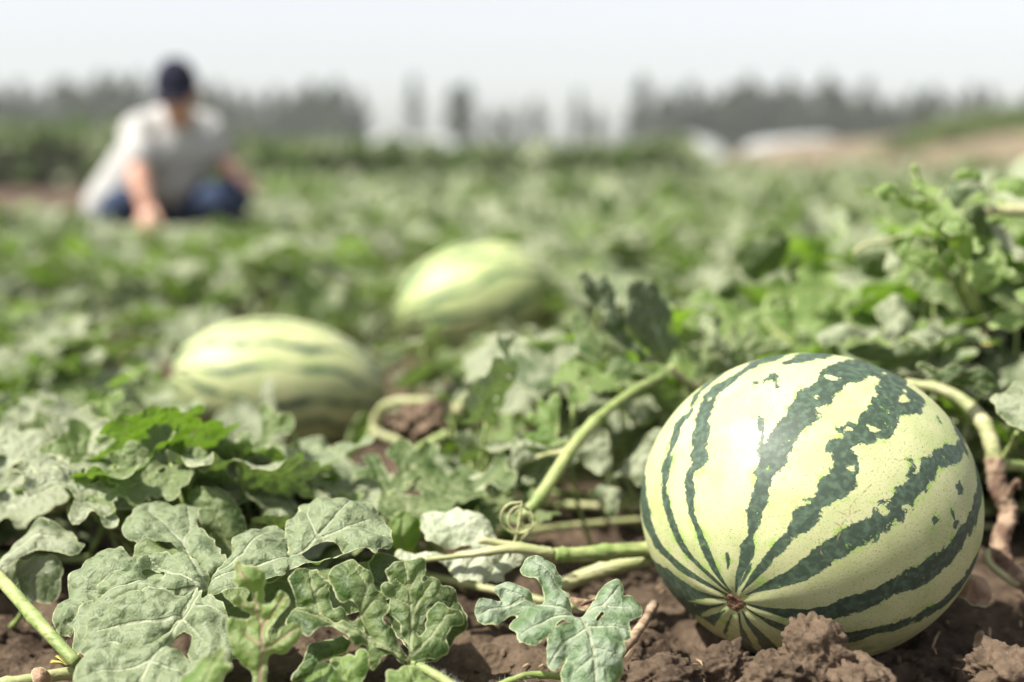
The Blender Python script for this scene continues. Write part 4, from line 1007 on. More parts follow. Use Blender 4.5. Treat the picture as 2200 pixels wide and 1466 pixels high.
# ribbed leaf just behind the melon's shoulder
rib = [([(-30, 1330), (0, 1250), (60, 1020), (100, 1010), (120, 1130), (170, 1150), (190, 1050), (240, 1030), (260, 1120), (310, 1060), (360, 1050), (400, 1120), (480, 1090), (590, 1160), (500, 1210), (380, 1220), (240, 1260), (100, 1340), (20, 1420), (-40, 1400)], 1.5, (0, -.85, .5), M_LEAF_GREEN,
        [([(0, 1420), (120, 1270), (300, 1190), (560, 1160)], .0022), ([(160, 1240), (220, 1120), (220, 1050)], .0013), ([(90, 1290), (80, 1140), (80, 1040)], .0013), ([(280, 1200), (330, 1110), (350, 1060)], .0013)])]
for k, (p, Y, n, m, v) in enumerate(rib):
    traced_leaf(t, [dict(p=p)], CE, Y, n, v, m, seed=60 + k, res=.0024, relief=1.6)

# 9 leaves right behind the melon, on the woody old stem
t = thing('watermelon_plant', P(2150, 1010, 1.30) * [1, 1, 0], 'old vine with a peeling woody brown stem, right beside the big watermelon', 'watermelon plant')
stem_part(t, [P(1945, 826, 1.36), P(2010, 833, 1.34), P(2070, 862, 1.32), P(2110, 905, 1.30), P(2130, 955, 1.285), P(2138, 1000, 1.28)], [.0050, .0056, .0064, .0072, .0078], M_STEM_PALE, 'stem', jitter=.15)
wood = [P(2136, 985, 1.28), P(2145, 1050, 1.27), P(2168, 1100, 1.26), P(2150, 1160, 1.24), P(2160, 1210, 1.225), P(2205, 1255, 1.20), P(2250, 1290, 1.19)]
stem_part(t, wood, [.0078, .0084, .0070, .0074, .0062], M_WOOD, 'woody_stem', n=50, sides=12, jitter=.45, hairs=40)
wf = spline(wood, 40)
for k in range(14):                                   # peeling bark strips
    i0 = random.randint(0, 26); ln = random.randint(5, 12); a = random.uniform(0, 6.28); pts_ = []
    for j_ in range(ln):
        r_ = .0080 + .0035 * (j_ / ln) ** 2 * random.random()
        pts_.append(wf[min(39, i0 + j_)] + np.array([math.cos(a + j_ * .06), math.sin(a + j_ * .06) * .7, .2 * math.sin(a)]) * r_)
    stem_part(t, pts_, [.0007, .0014, .0005], M_WOOD, 'bark_strip', n=18, sides=4, jitter=.5)
stem_part(t, [P(2120, 1180, 1.225), P(2125, 1210, 1.22), P(2160, 1240, 1.21), P(2190, 1260, 1.2)], [.0028, .0035], M_STEM_PALE, 'tendril')
stem_part(t, [P(2165, 1065, 1.26), P(2185, 1035, 1.25), P(2192, 1050, 1.25)], [.0035, .002], M_WOOD, 'dry_twig')
stem_part(t, [P(2140, 1000, 1.29), P(2165, 1000, 1.3), P(2230, 1005, 1.33)], [.005, .006], M_STEM, 'stem')
stem_part(t, [P(2150, 990, 1.28), P(2170, 960, 1.27), P(2185, 930, 1.25)], [.0025, .0022], M_STEM, 'leaf_stalk')
back = [
 ([(735, 1120), (770, 1070), (820, 1045), (900, 1030), (960, 1040), (1060, 1050), (1130, 1080), (1220, 1160), (1120, 1130), (1010, 1125), (900, 1180), (840, 1165), (770, 1150)], 1.42, (0, -.55, .85), M_LEAF, [([(1200, 1140), (960, 1080), (760, 1100)], .001)]),
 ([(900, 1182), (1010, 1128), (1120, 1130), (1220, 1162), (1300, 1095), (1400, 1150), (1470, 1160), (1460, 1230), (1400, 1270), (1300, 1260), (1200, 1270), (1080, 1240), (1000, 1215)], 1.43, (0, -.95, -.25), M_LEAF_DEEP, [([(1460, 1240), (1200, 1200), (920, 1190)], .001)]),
 ([(1300, 1090), (1360, 1060), (1420, 1040), (1480, 1035), (1520, 1065), (1535, 1100), (1515, 1140), (1488, 1165), (1440, 1160), (1370, 1130)], 1.41, (.1, -.6, .8), M_LEAF, [([(1310, 1090), (1500, 1110)], .0008)]),
 ([(1100, 885), (1180, 865), (1250, 858), (1300, 890), (1335, 930), (1340, 980), (1372, 1010), (1325, 1095), (1260, 1120), (1220, 1165), (1190, 1130), (1160, 1080), (1140, 1030), (1118, 980)], 1.46, (-.1, -.72, .7), M_LEAF, [([(1220, 1160), (1240, 1000), (1200, 880)], .001)]),
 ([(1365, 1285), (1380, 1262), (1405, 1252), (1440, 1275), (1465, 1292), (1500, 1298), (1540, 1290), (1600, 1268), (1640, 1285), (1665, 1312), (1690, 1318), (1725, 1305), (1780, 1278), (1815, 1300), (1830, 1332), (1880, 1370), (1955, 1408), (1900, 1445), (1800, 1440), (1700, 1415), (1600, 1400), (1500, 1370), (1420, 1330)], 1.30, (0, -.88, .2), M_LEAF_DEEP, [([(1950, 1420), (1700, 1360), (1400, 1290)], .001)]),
]
for k, (p, Y, n, m, v) in enumerate(back):
    traced_leaf(t, [dict(p=p)], CE, Y, n, v, m, seed=70 + k, res=.0028, relief=1.6)

t = thing('watermelon_plant', P(2215, 1010, 1.12) * [1, 1, 0], 'grey rounded leaf cut by the right edge, beside the woody stem', 'watermelon plant')
traced_leaf(t, [dict(p=[(2122, 858), (2135, 848), (2150, 850), (2165, 835), (2185, 820), (2230, 812), (2280, 850), (2280, 930), (2230, 950), (2200, 940), (2175, 915), (2150, 895), (2135, 880)])], PX, 1.2, (-.1, -.6, .8), [([(2280, 930), (2200, 890), (2135, 858)], .001)], M_LEAF, seed=80, res=.0022)
stem_part(t, [P(2250, 935, 1.2), P(2240, 980, 1.19), P(2250, 1060, 1.16), P(2260, 1180, 1.14)], [.003, .0035], M_STEM, 'leaf_stalk')

# 10 arching pale stem loop beside the left melon, with cut stub
t = thing('watermelon_plant', P(800, 930, 1.75) * [1, 1, 0], 'pale vine stem arching in a loop right of the left watermelon, with narrow leaf', 'watermelon plant')
stem_part(t, [P(800, 940, 1.75), P(808, 900, 1.75), P(830, 870, 1.74), P(890, 862, 1.73), P(950, 868, 1.72), P(985, 882, 1.71), P(1003, 850, 1.70)], [.006, .0065, .006, .006, .007, .004], M_STEM_PALE, 'stem')
stem_part(t, [P(797, 925, 1.74), P(850, 945, 1.72), P(905, 948, 1.70)], [.006, .005], M_STEM_PALE, 'stem')
stem_part(t, [P(858, 1000, 1.55), P(910, 962, 1.56), P(964, 932, 1.57)], [.0058, .0062], M_STEM, 'stem')
stem_part(t, [P(580, 985, 1.75), P(640, 985, 1.72), P(700, 1002, 1.70), P(740, 1040, 1.66)], [.006, .006], M_STEM_PALE, 'stem')
stem_part(t, [P(870, 940, 1.64), P(900, 925, 1.64), P(912, 893, 1.64)], [.004, .0035, .003], M_WOOD, 'dry_twig')
traced_leaf(t, [dict(p=[(735, 985), (745, 940), (765, 890), (785, 876), (797, 890), (790, 925), (770, 955), (745, 995)])], PX, 1.66, (.1, -.95, -.1), [([(738, 990), (765, 940), (788, 885)], .001)], M_LEAF_GREEN, seed=90, res=.003)

# 11 leaf lying in front of the left melon
t = thing('watermelon_plant', P(600, 1010, 1.7) * [1, 1, 0], 'plant whose leaf leans on the front of the left watermelon, one lobe raised', 'watermelon plant')
traced_leaf(t, [dict(p=[(330, 920), (360, 870), (420, 830), (480, 800), (540, 790), (590, 830), (560, 740), (590, 700), (620, 660), (640, 720), (630, 800), (660, 900), (700, 1000), (640, 1060), (560, 1060), (480, 1000), (420, 980), (360, 950)])], CH, 1.82, (-.15, -.8, .55), [([(690, 1030), (600, 950), (500, 850)], .0012), ([(640, 960), (610, 820), (620, 680)], .0009)], M_LEAF, seed=91, res=.003)
traced_leaf(t, [dict(p=[(170, 1050), (240, 1000), (330, 985), (430, 1010), (520, 1040), (600, 1070), (520, 1080), (420, 1050), (330, 1080), (230, 1075)])], CH, 1.7, (0, -.6, .8), [([(600, 1065), (200, 1040)], .0012)], M_LEAF_GREEN, seed=92, res=.003)
stem_part(t, [P(395, 985, 1.72), P(385, 950, 1.74), P(355, 915, 1.76), P(315, 880, 1.78), P(270, 850, 1.8)], [.006, .0055, .005, .003], M_STEM_PALE, 'leaf_stalk')
traced_leaf(t, [dict(p=[(220, 860), (235, 840), (262, 838), (300, 850), (350, 880), (385, 930), (350, 930), (300, 930), (260, 950), (230, 940), (205, 900)])], PX, 1.77, (-.1, -.7, .7), [([(370, 930), (300, 890), (235, 850)], .0015)], M_LEAF, seed=93, res=.003)

flower(t, P(2120, 745, 1.45), .006, M_PETAL)
M_DRY = leaf_material('leaf_dry', (.14, .075, .04), (.34, .22, .14), (.30, .19, .12), (.30, .16, .06), vein=(.40, .28, .18), tw=.15)
for k, (p, Y, n, lab) in enumerate([
  ([(68, 1440), (85, 1432), (100, 1440), (112, 1455), (110, 1475), (85, 1480), (72, 1462)], .975, (.2, -.8, .5), 'scrap of dry brown leaf at the bottom left, beside the green stalk'),
  ([(2098, 1372), (2110, 1350), (2118, 1372), (2116, 1398), (2104, 1402)], 1.12, (0, -.8, .5), 'small tan dry leaf scrap on the soil right of the big watermelon'),
  ([(2040, 1248), (2075, 1232), (2110, 1245), (2140, 1275), (2120, 1310), (2080, 1300), (2050, 1280)], 1.17, (0, -.55, .8), 'reddish-brown dead leaf on the soil below the woody stem'),
  ([(1215, 1300), (1245, 1288), (1290, 1292), (1280, 1306), (1240, 1312)], 1.12, (0, -.5, .85), 'narrow dry leaf scrap between the pale lobed leaf and the melon'),
  ([(880, 1012), (915, 1006), (960, 1022), (950, 1048), (905, 1052), (885, 1035)], 1.5, (0, -.6, .8), 'blurred brown dead leaf under the green stem stub in the centre')]):
    o = traced_leaf(None, [dict(p=p)], PX, Y, n, [([p[0], p[3]], .0006)], M_DRY, seed=120 + k, res=.0018, relief=2.0, name='dry_leaf')
    o['label'] = lab; o['category'] = 'dead leaf'

t = thing('watermelon_plant', P(980, 1110, 1.36) * [1, 1, 0], 'arched pale leaves between the pinkish clod and the pale upturned leaf', 'watermelon plant')
for k, (p, Y, n, m) in enumerate([
  ([(855, 985), (900, 968), (950, 962), (990, 978), (1005, 1012), (970, 1035), (920, 1030), (880, 1012)], 1.5, (0, -.55, .85), M_LEAF),
  ([(1130, 985), (1132, 1040), (1105, 1058), (1070, 1050), (1060, 1020), (1085, 1000)], 1.34, (0, -.7, .7), M_LEAF),
  ([(885, 1130), (905, 1080), (935, 1045), (985, 1022), (1045, 1018), (1050, 1035), (1020, 1062), (985, 1080), (960, 1110), (950, 1150), (915, 1160)], 1.33, (-.2, -.6, .8), M_LEAF_UNDER),
  ([(955, 1080), (985, 1068), (1020, 1055), (1048, 1040), (1030, 1085), (1000, 1105), (960, 1110)], 1.345, (0, -.95, -.15), M_LEAF_DEEP),
  ([(535, 1042), (560, 1012), (600, 1000), (632, 1002), (628, 1030), (600, 1052), (560, 1058)], 1.5, (0, -.6, .8), M_LEAF),
  ([(900, 940), (960, 950), (1010, 930), (1060, 950), (1040, 1010), (980, 985)], 1.62, (0, -.6, .8), M_LEAF)]):
    traced_leaf(t, [dict(p=p)], PX, Y, n, [([p[0], p[len(p) // 2]], .001)], m, seed=140 + k, res=.0024, relief=1.5)
stem_part(t, [P(900, 1150, 1.32), P(935, 1180, 1.33), P(960, 1210, 1.33)], [.003, .0035], M_STEM, 'leaf_stalk')
# ------------------------------------------------------------------ the plants behind, leaf by leaf
def in_ell(u, v, cx, cy, rx, ry): return ((u - cx) / rx) ** 2 + ((v - cy) / ry) ** 2 < 1
def blocked(p, r=.055):
    u, v = proj(p); Y = p[1]; q = r / Y * FPX * .75
    for C, D, e in ((C1, .155, 1), (C2, .15, 1.25), (C3, .15, 1.25)):
        d = (p - C); d[0] /= e
        if np.linalg.norm(d) < D: return True
    if Y < 1.45 and in_ell(u, v, 1735, 1085, 372 + q, 338 + q): return True
    if Y < 2.1 and in_ell(u, v, 592, 790, 225 + q, 105 + q): return True
    if Y < 3.0 and in_ell(u, v, 1013, 612, 165 + q, 98 + q): return True
    if Y < 1.56 and 1180 - q < u < 1480 + q and 560 - q < v < 800: return True
    if Y < 1.60 and u > 1560 - q and v < 720: return True
    if Y < 1.80 and 1560 - q < u < 1790 + q and 440 < v < 690 + q: return True
    if Y < 1.36 and u > 2080 - q and 820 < v: return True
    if Y < 1.74 and in_ell(u, v, 900, 905, 70 + q * .7, 32 + q * .6): return True
    if Y < 1.62 and in_ell(u, v, 900, 905, 90 + q, 50 + q): return True
    if Y < 1.46:
        t = (1425 - u) / 305.0
        if -.1 < t < 1.1 and abs(v - (808 + 304 * max(t, 0) ** 1.15)) < 50 + q * (1.35 if Y < 1.47 - .17 * t else .1): return True
    if Y < 1.30 and 850 < u < 1400 and v > 1110 - q * .4: return True
    if Y < 1.22 and u < 860 and v > 1085 - q * .5: return True
    if 5.4 < Y < 6.5 and -1.9 < p[0] < -1.0: return True
    return False

def canopy(x, y):
    h = .10 + .13 * float(vnoise(np.array(x * 3.3 + 9), np.array(y * 3.0)))
    if y < 1.55: h *= .62 + .38 * max(0, (y - 1.1) / .45)
    if x > .12 and y > 1.4: h += .045
    if x < -.25 and 1.5 < y < 2.2: h -= .02
    return h
centres = [
 ((-.42, 1.32), 'low dark-shadowed plant at the left edge, behind the broad grey leaf'),
 ((-.16, 1.30), 'bright backlit plant directly behind the broad grey leaf'),
 ((.02, 1.42), 'grey-leaved plant between the pale upturned leaf and the pinkish clod'),
 ((-.52, 1.72), 'grey-green plant left of the left watermelon, cut by the left edge'),
 ((-.30, 1.60), 'plant in front of the lower left end of the left watermelon'),
 ((-.06, 1.62), 'plant with pale stems in front of the right end of the left watermelon'),
 ((.14, 1.66), 'pale crumpled plant below and right of the farthest watermelon'),
 ((.26, 1.52), 'leafy plant tucked between the diagonal stem and the big watermelon'),
 ((.42, 1.62), 'plant hidden in shade straight behind the big watermelon'),
 ((.60, 1.55), 'shaded plant at the right edge below the tall young shoot'),
 ((.70, 1.90), 'tall leafy plant behind the young shoot at the right edge'),
 ((.38, 2.00), 'grey-green plant right of the farthest watermelon, behind the upright dark leaf'),
]
ROW = {}
for ri_, gy in enumerate(np.arange(2.15, 5.0, .52)):
    w = .42 * gy + .25; nn_ = int(2 * w / .62) + 1
    for k in range(nn_):
        gx = -w + 2 * w * (k + .5) / nn_ + RNG.uniform(-.08, .08)
        centres.append(((gx, gy + RNG.uniform(-.1, .1)), None)); ROW[centres[-1][0]] = (ri_, k)
ORD = ['first', 'second', 'third', 'fourth', 'fifth', 'sixth', 'seventh', 'eighth', 'ninth', 'tenth', 'eleventh', 'twelfth']
cpos = np.array([c[0] for c in centres])
bins = [[] for _ in centres]
def sample(y0, y1, dens, out):
    area = .43 * (y1 * y1 - y0 * y0) + .4 * (y1 - y0)
    for _ in range(int(area * dens)):
        y = math.sqrt(RNG.uniform(y0 * y0, y1 * y1)); x = RNG.uniform(-1, 1) * (.43 * y + .2)
        if y < 1.35 and x > .40: continue
        dn = float(vnoise(np.array(x * 4 + 3), np.array(y * 3.2)))
        if dn < .32 and y > 2 and RNG.random() < .75: continue
        u0 = 1100 + x / y * FPX
        if 2.15 < y < 2.75 and 560 < u0 < 870 and RNG.random() < .85: continue      # bare dark gap
        if 2.0 < y < 2.35 and 230 < u0 < 420 and RNG.random() < .7: continue
        h = canopy(x, y); z = h * RNG.uniform(.12, 1) ** .55
        p = np.array([x, y, z])
        if blocked(p.copy()): continue
        out.append(p)
pts = []; SHOOT = set()
sample(1.13, 1.45, 640, pts); sample(1.45, 1.95, 560, pts); sample(1.95, 3.0, 210, pts); sample(3.0, 4.9, 150, pts)
for k in range(95):                                  # the tall growth around the young shoot
    y = RNG.uniform(1.60, 2.1); x = (RNG.uniform(1600, 2420) - 1100) / FPX * y
    top = np.interp(1100 + x / y * FPX, [1600, 1850, 2000, 2400], [.24, .27, .335, .35]) * (1 - (y - 1.6) * .25)
    p = np.array([x, y, RNG.uniform(.08, top)])
    if not (blocked(p.copy()) and y < 1.6): pts.append(p); SHOOT.add(id(p))
for p in pts:
    d = np.linalg.norm(cpos - p[:2], axis=1); bins[int(d.argmin())].append(p)
nleaf = 0
for (c, lab), ps in zip(centres, bins):
    if len(ps) < 3: continue
    y = c[1]
    zone = None
    if lab is None:
        u0 = 1100 + c[0] / c[1] * FPX
        if y < 3.1: lab = ('blurred watermelon plant in the near rows left of the farthest watermelon' if u0 < 850 else 'blurred watermelon plant in the near rows right of the farthest watermelon'); zone = 'near rows left' if u0 < 850 else 'near rows right'
        else: lab = ('soft blurred watermelon plant in the rows in front of the squatting man' if u0 < 900 else 'soft blurred watermelon plant in the far rows right of the man'); zone = 'far rows left' if u0 < 900 else 'far rows right'
        zone = 'watermelon plants in the ' + zone
        ri, ci = ROW[c]
        lab = '%s plant from the left in the %s blurred row behind the left watermelon' % (ORD[ci], ORD[ri])
    t = thing('watermelon_plant', (c[0], c[1], 0), lab, 'watermelon plant', zone)
    ps = sorted(ps, key=lambda q: q[0])
    a = RNG.uniform(-.5, .5); dr = np.array([math.cos(a), math.sin(a), 0])
    cc = np.array([c[0], c[1], .012])
    ex = .26
    vine = spline([cc - dr * ex + [0, .03, 0], cc - dr * .12 + [0, -.02, .012], cc + dr * .05 + [0, .02, .006], cc + dr * ex], 16)
    bad = any(np.linalg.norm((q - C) / [1.3, 1, 1]) < .13 for C in (C1, C2, C3) for q in vine)
    if not bad:
        stem_part(t, vine, [.004, .0045, .003], M_STEM_PALE if RNG.random() < .5 else M_STEM, 'stem', n=16, sides=7)
    for p in ps:
        key = RNG.choice(['g', 'f', 'y', 's'], p=[.55, .24, .13, .08])
        if id(p) in SHOOT: key = RNG.choice(['y', 'f', 'g'], p=[.72, .13, .15])
        me = MID[key][RNG.integers(6)]
        s = RNG.uniform(.62, 1.12) * (1.45 if id(p) in SHOOT else .75 if key == 'y' else 1) * (1.05 if y > 2.5 else .95) * (1.2 if c[0] > .2 and y < 2.2 and key != 'y' else 1)
        az = RNG.uniform(0, 2 * math.pi)
        up = RNG.random() < .28
        el = RNG.uniform(.5, 1.3) if up else RNG.uniform(-.45, .40)
        dirv = np.array([math.cos(az) * math.cos(el), math.sin(az) * math.cos(el), math.sin(el)])
        side = np.array([-math.sin(az), math.cos(az), 0])
        nrm = np.cross(dirv, side); nrm = nrm if nrm[2] > 0 else -nrm
        nrm = unit(nrm + side * RNG.uniform(-.6, .6))
        k = int(np.linalg.norm(vine - p, axis=1).argmin())
        g_ = vine[k] if not bad else np.array([p[0] + RNG.uniform(-.03, .03), p[1] + RNG.uniform(-.03, .03), .0])
        if np.linalg.norm(g_ - p) > .16: g_ = p * [1, 1, 0] + np.array([RNG.uniform(-.04, .04), RNG.uniform(-.02, .04), 0])
        base = p - dirv * .05 * s
        put_leaf(t, me, base, dirv, nrm, s, g_ if y < 3.4 else None, .0019)
        nleaf += 1
print('near leaves', nleaf)

# ------------------------------------------------------------------ the rest of the field: nobody could count it
LOW = [generic_leaf(30 + i, 15, .11, None, *VAR[i]) for i in range(3)]
def mesh_arrays(me):
    V = np.empty(len(me.vertices) * 3, np.float32); me.vertices.foreach_get('co', V)
    T = np.empty(len(me.loops), np.int32); me.loops.foreach_get('vertex_index', T)
    A = {}
    for n_ in ('vd', 'ed'):
        a = np.empty(len(me.vertices), np.float32); me.attributes[n_].data.foreach_get('value', a); A[n_] = a
    l = np.empty(len(me.vertices) * 3, np.float32); me.attributes['lp'].data.foreach_get('vector', l); A['lp'] = l.reshape(-1, 3)
    return V.reshape(-1, 3), T.reshape(-1, 3), A
LOWA = [mesh_arrays(m) for m in LOW]
def scatter(name, P_, S, mat, label, seed, upright=.25, **kw):
    rg = np.random.default_rng(seed)
    Vs, Ts, vd, ed, lp, off = [], [], [], [], [], 0
    var = rg.integers(0, 3, len(P_))
    for k in range(3):
        V, T, A = LOWA[k]; idx = np.where(var == k)[0]; n_ = len(idx)
        if n_ == 0: continue
        az = rg.uniform(0, 6.283, n_); el = np.where(rg.random(n_) < upright, rg.uniform(.5, 1.4, n_), rg.uniform(-.5, .45, n_)); ro = rg.uniform(-.6, .6, n_)
        ca, sa, ce, se, cr, sr = np.cos(az), np.sin(az), np.cos(el), np.sin(el), np.cos(ro), np.sin(ro)
        O = np.zeros(n_)
        Rz = np.stack([np.stack([ca, -sa, O], -1), np.stack([sa, ca, O], -1), np.stack([O, O, O + 1], -1)], 1)
        Rx = np.stack([np.stack([O + 1, O, O], -1), np.stack([O, ce, -se], -1), np.stack([O, se, ce], -1)], 1)
        Ry = np.stack([np.stack([cr, O, sr], -1), np.stack([O, O + 1, O], -1), np.stack([-sr, O, cr], -1)], 1)
        M = Rz @ Rx @ Ry
        W = np.einsum('nij,vj->nvi', M, V) * S[idx][:, None, None] + P_[idx][:, None, :]
        Vs.append(W.reshape(-1, 3)); Ts.append((T[None] + (np.arange(n_) * len(V))[:, None, None]).reshape(-1, 3) + off)
        off += n_ * len(V)
        vd.append(np.tile(A['vd'], n_)); ed.append(np.tile(A['ed'], n_)); lp.append(np.tile(A['lp'], (n_, 1)))
    me = mesh_np(name, np.vstack(Vs), np.vstack(Ts), mat, attrs={'vd': np.concatenate(vd), 'ed': np.concatenate(ed), 'lp': np.vstack(lp)})
    return link(name, me, kind='stuff', label=label, **kw)
def cloud(y0, y1, dens, size, hmin, hmax, seed):
    rg = np.random.default_rng(seed)
    n_ = int((.43 * (y1 * y1 - y0 * y0) + .6 * (y1 - y0)) * dens)
    y = np.sqrt(rg.uniform(y0 * y0, y1 * y1, n_)); x = rg.uniform(-1, 1, n_) * (.43 * y + .3)
    h = hmax * (.55 + .8 * vnoise(x * 2.1 + 4, y * 1.6)); z = h * rg.uniform(.2, 1, n_) ** .5
    s = size * rg.uniform(.65, 1.2, n_)
    keep = vnoise(x * 2.2, y * 2.2 + 40) > .22
    keep &= ~((y > 7.0) & (x < -.285 * y))                    # bare strip on the left
    keep &= ~((y > 21) & (x > 4.3 + (y - 21) * .05))            # the bank
    keep &= ~((y > 5.45) & (y < 6.6) & (x > -2.0) & (x < -.95) & (z > .05))
    return np.stack([x, y, z], 1)[keep], s[keep]
pa = [cloud(4.85, 8, 170, 1.1, .02, .15, 1), cloud(8, 16, 75, 1.6, .02, .16, 2), cloud(16, 34, 22, 2.8, .02, .17, 3)]
PP = np.vstack([a[0] for a in pa]); SS = np.concatenate([a[1] for a in pa])
rg = np.random.default_rng(4); pick = rg.random(len(PP)) - .15
scatter('watermelon_foliage', PP[pick < .6], SS[pick < .6], M_LEAF, 'grey-green blurred watermelon foliage covering the far field', 1)
scatter('watermelon_foliage', PP[pick >= .6], SS[pick >= .6], M_LEAF_GREEN, 'fresher green leaves mixed through the far field', 2)

M_CROP = leaf_material('crop_leaf', (.07, .10, .035), (.14, .17, .075), (.13, .18, .07), (.12, .22, .04), tw=.25)
def band(x0, x1, y0, y1, h, n_, size, seed):
    rg = np.random.default_rng(seed)
    x = rg.uniform(x0, x1, n_); y = rg.uniform(y0, y1, n_); z = h * (.85 + .3 * vnoise(x * 1.5, y * 2)) * rg.uniform(.02, 1, n_) ** .7
    return np.stack([x, y, z], 1), size * rg.uniform(.7, 1.3, n_)
p_, s_ = band(-16, -4.9, 20.5, 23.5, .74, 5200, 2.6, 1)
scatter('tall_crop', p_, s_, M_CROP, 'dark green taller crop behind the bare strip, left of the man', 5, .6)
p_, s_ = band(-4.6, 2.0, 15.6, 17.0, .46, 3200, 1.9, 2)
scatter('tall_crop', p_, s_, M_CROP, 'dark green crop band crossing the middle behind the man', 6, .6)

# ------------------------------------------------------------------ greenhouses far behind
b = NB('film'); fb_ = b.bsdf(b.mix(b.noise(1.5, 3, b.obj()), (.74, .75, .77), (.84, .85, .86)), .35, .5)
ft_ = b.n.new('ShaderNodeBsdfTranslucent'); ft_.inputs['Color'].default_value = (.85, .86, .88, 1)
fm_ = b.n.new('ShaderNodeMixShader'); fm_.inputs[0].default_value = .5; b.l.new(fb_, fm_.inputs[1]); b.l.new(ft_.outputs[0], fm_.inputs[2]); M_FILM = b.done(fm_.outputs[0])
b = NB('hoop'); M_HOOP = b.done(b.bsdf((.35, .36, .37), .4, .5, Metallic=.6))
def greenhouse(x, y, w, L, h, rot, label):
    t = thing('greenhouse', (x, y, 0), label, 'greenhouse'); t.rotation_euler = (0, 0, rot)
    na = 20
    prof = [(-w / 2 * math.cos(math.pi * k / na), h * math.sin(math.pi * k / na) ** .75) for k in range(na + 1)]
    V, T = [], []
    nseg = 12
    for j in range(nseg + 1):
        yy = L * j / nseg; sag = -.02 * (j % 2)
        for a, z in prof: V.append((a * (1 + sag), yy, z * (1 + sag)))
    for j in range(nseg):
        for k in range(na):
            A_ = j * (na + 1) + k; T += [(A_, A_ + 1, A_ + na + 2), (A_, A_ + na + 2, A_ + na + 1)]
    link('cover', mesh_np('cover', V, T, M_FILM), t)
    for yy, nm in ((-.02, 'end_wall'), (L + .02, 'end_wall')):
        Vw = [(a * .985, yy, z * .985) for a, z in prof] + [(0, yy, 0)]
        link(nm, mesh_np(nm, Vw, [(k, k + 1, len(Vw) - 1) for k in range(na)], M_FILM, False), t)
    for j in range(0, nseg + 1, 2):
        pts_ = [(a * 1.01, L * j / nseg, z * 1.01) for a, z in prof]
        Vt, Tt = tube(pts_, [.025], 5); link('hoop', mesh_np('hoop', Vt, Tt, M_HOOP), t)
    dw, dh = .45, h * .75
    Vd = [(-dw, -.05, 0), (dw, -.05, 0), (dw, -.05, dh), (-dw, -.05, dh), (-dw, -.09, 0), (dw, -.09, 0), (dw, -.09, dh), (-dw, -.09, dh)]
    link('door', mesh_np('door', Vd, [(4, 5, 6), (4, 6, 7), (0, 3, 2), (0, 2, 1), (3, 7, 6), (3, 6, 2), (0, 4, 7), (0, 7, 3), (1, 2, 6), (1, 6, 5)], M_HOOP, False), t)
def gx(u, Y): return float(P(u, 345, Y)[0])
greenhouse(gx(620, 80), 80, 4.4, 16, 1.0, .0, 'low greyish film greenhouse right behind the squatting man')
greenhouse(gx(838, 80), 80, 3.0, 18, 2.0, .0, 'white film greenhouse showing in the left gap of the tree row')
greenhouse(gx(940, 80), 80, 2.6, 18, 1.9, .0, 'white film greenhouse showing in the second gap of the tree row')
greenhouse(gx(1050, 82), 82, 2.6, 18, 1.2, .0, 'low white greenhouse just left of the middle of the tree row')
greenhouse(gx(1180, 80), 80, 2.4, 18, 1.5, .0, 'white greenhouse behind the middle of the dark crop band')
greenhouse(gx(1290, 80), 80, 2.5, 18, 1.5, .0, 'white greenhouse next left of the widest white greenhouse')
greenhouse(gx(1465, 78), 78, 5.0, 20, 1.75, .0, 'widest and brightest white greenhouse, right of centre')
greenhouse(gx(1760, 82), 82, 3.4, 18, 1.8, .0, 'white greenhouse beside the left end of the earth bank')

# ------------------------------------------------------------------ tree row
b = NB('crown_foliage'); o_ = b.obj()
cr_ = b.bsdf(b.mix(b.ramp(b.noise(1.3, 3, o_), .35, .65), (.030, .045, .026), (.060, .080, .042)), .7, .2)
tr_ = b.n.new('ShaderNodeBsdfTranslucent'); tr_.inputs['Color'].default_value = (.08, .13, .04, 1)
mx_ = b.n.new('ShaderNodeMixShader'); mx_.inputs[0].default_value = .25; b.l.new(cr_, mx_.inputs[1]); b.l.new(tr_.outputs[0], mx_.inputs[2])
M_CROWN = b.done(mx_.outputs[0])
b = NB('bark'); M_BARK = b.done(b.bsdf(b.mix(b.noise(6, 4, b.obj()), (.07, .055, .04), (.16, .13, .10)), .9, .1))
def crown_mesh(seed, H, w, base, n_=900, q=.30):
    rg = np.random.default_rng(seed)
    vs, ts = [], []
    for k in range(n_):
        t_ = rg.uniform(0, 1) ** .9; z = base + (H - base) * t_
        rr = w * (math.sin(math.pi * min(1, t_ * .88 + .12)) ** .7) * (1 + .35 * math.sin(z * 3.1 + seed)) * math.sqrt(rg.uniform(.05, 1))
        a = rg.uniform(0, 6.283)
        c_ = np.array([rr * math.cos(a), rr * math.sin(a), z])
        e_1 = unit(rg.normal(size=3)); e_2 = unit(np.cross(e_1, rg.normal(size=3))); s = q * rg.uniform(.5, 1.2)
        o = len(vs); vs += [c_ - e_1 * s, c_ + e_2 * s * .6, c_ + e_1 * s, c_ - e_2 * s * .6]; ts += [(o, o + 1, o + 2), (o, o + 2, o + 3)]
    return mesh_np('crown', np.array(vs), np.array(ts), M_CROWN, False)
def trunk_mesh(seed, H):
    rg = np.random.default_rng(seed); ps = [tube([(0, 0, -.1), (.05, 0, H * .4), (-.04, .05, H * .9)], [.16, .10, .02], 7)]
    for k in range(7):
        z = H * rg.uniform(.2, .75); a = rg.uniform(0, 6.28); L = H * .14
        ps.append(tube([(0, 0, z), (L * .5 * math.cos(a), L * .5 * math.sin(a), z + L * .5), (L * .7 * math.cos(a), L * .7 * math.sin(a), z + L * 1.3)], [.05, .015], 5))
    V, T = merge(ps); return mesh_np('trunk', V, T, M_BARK)
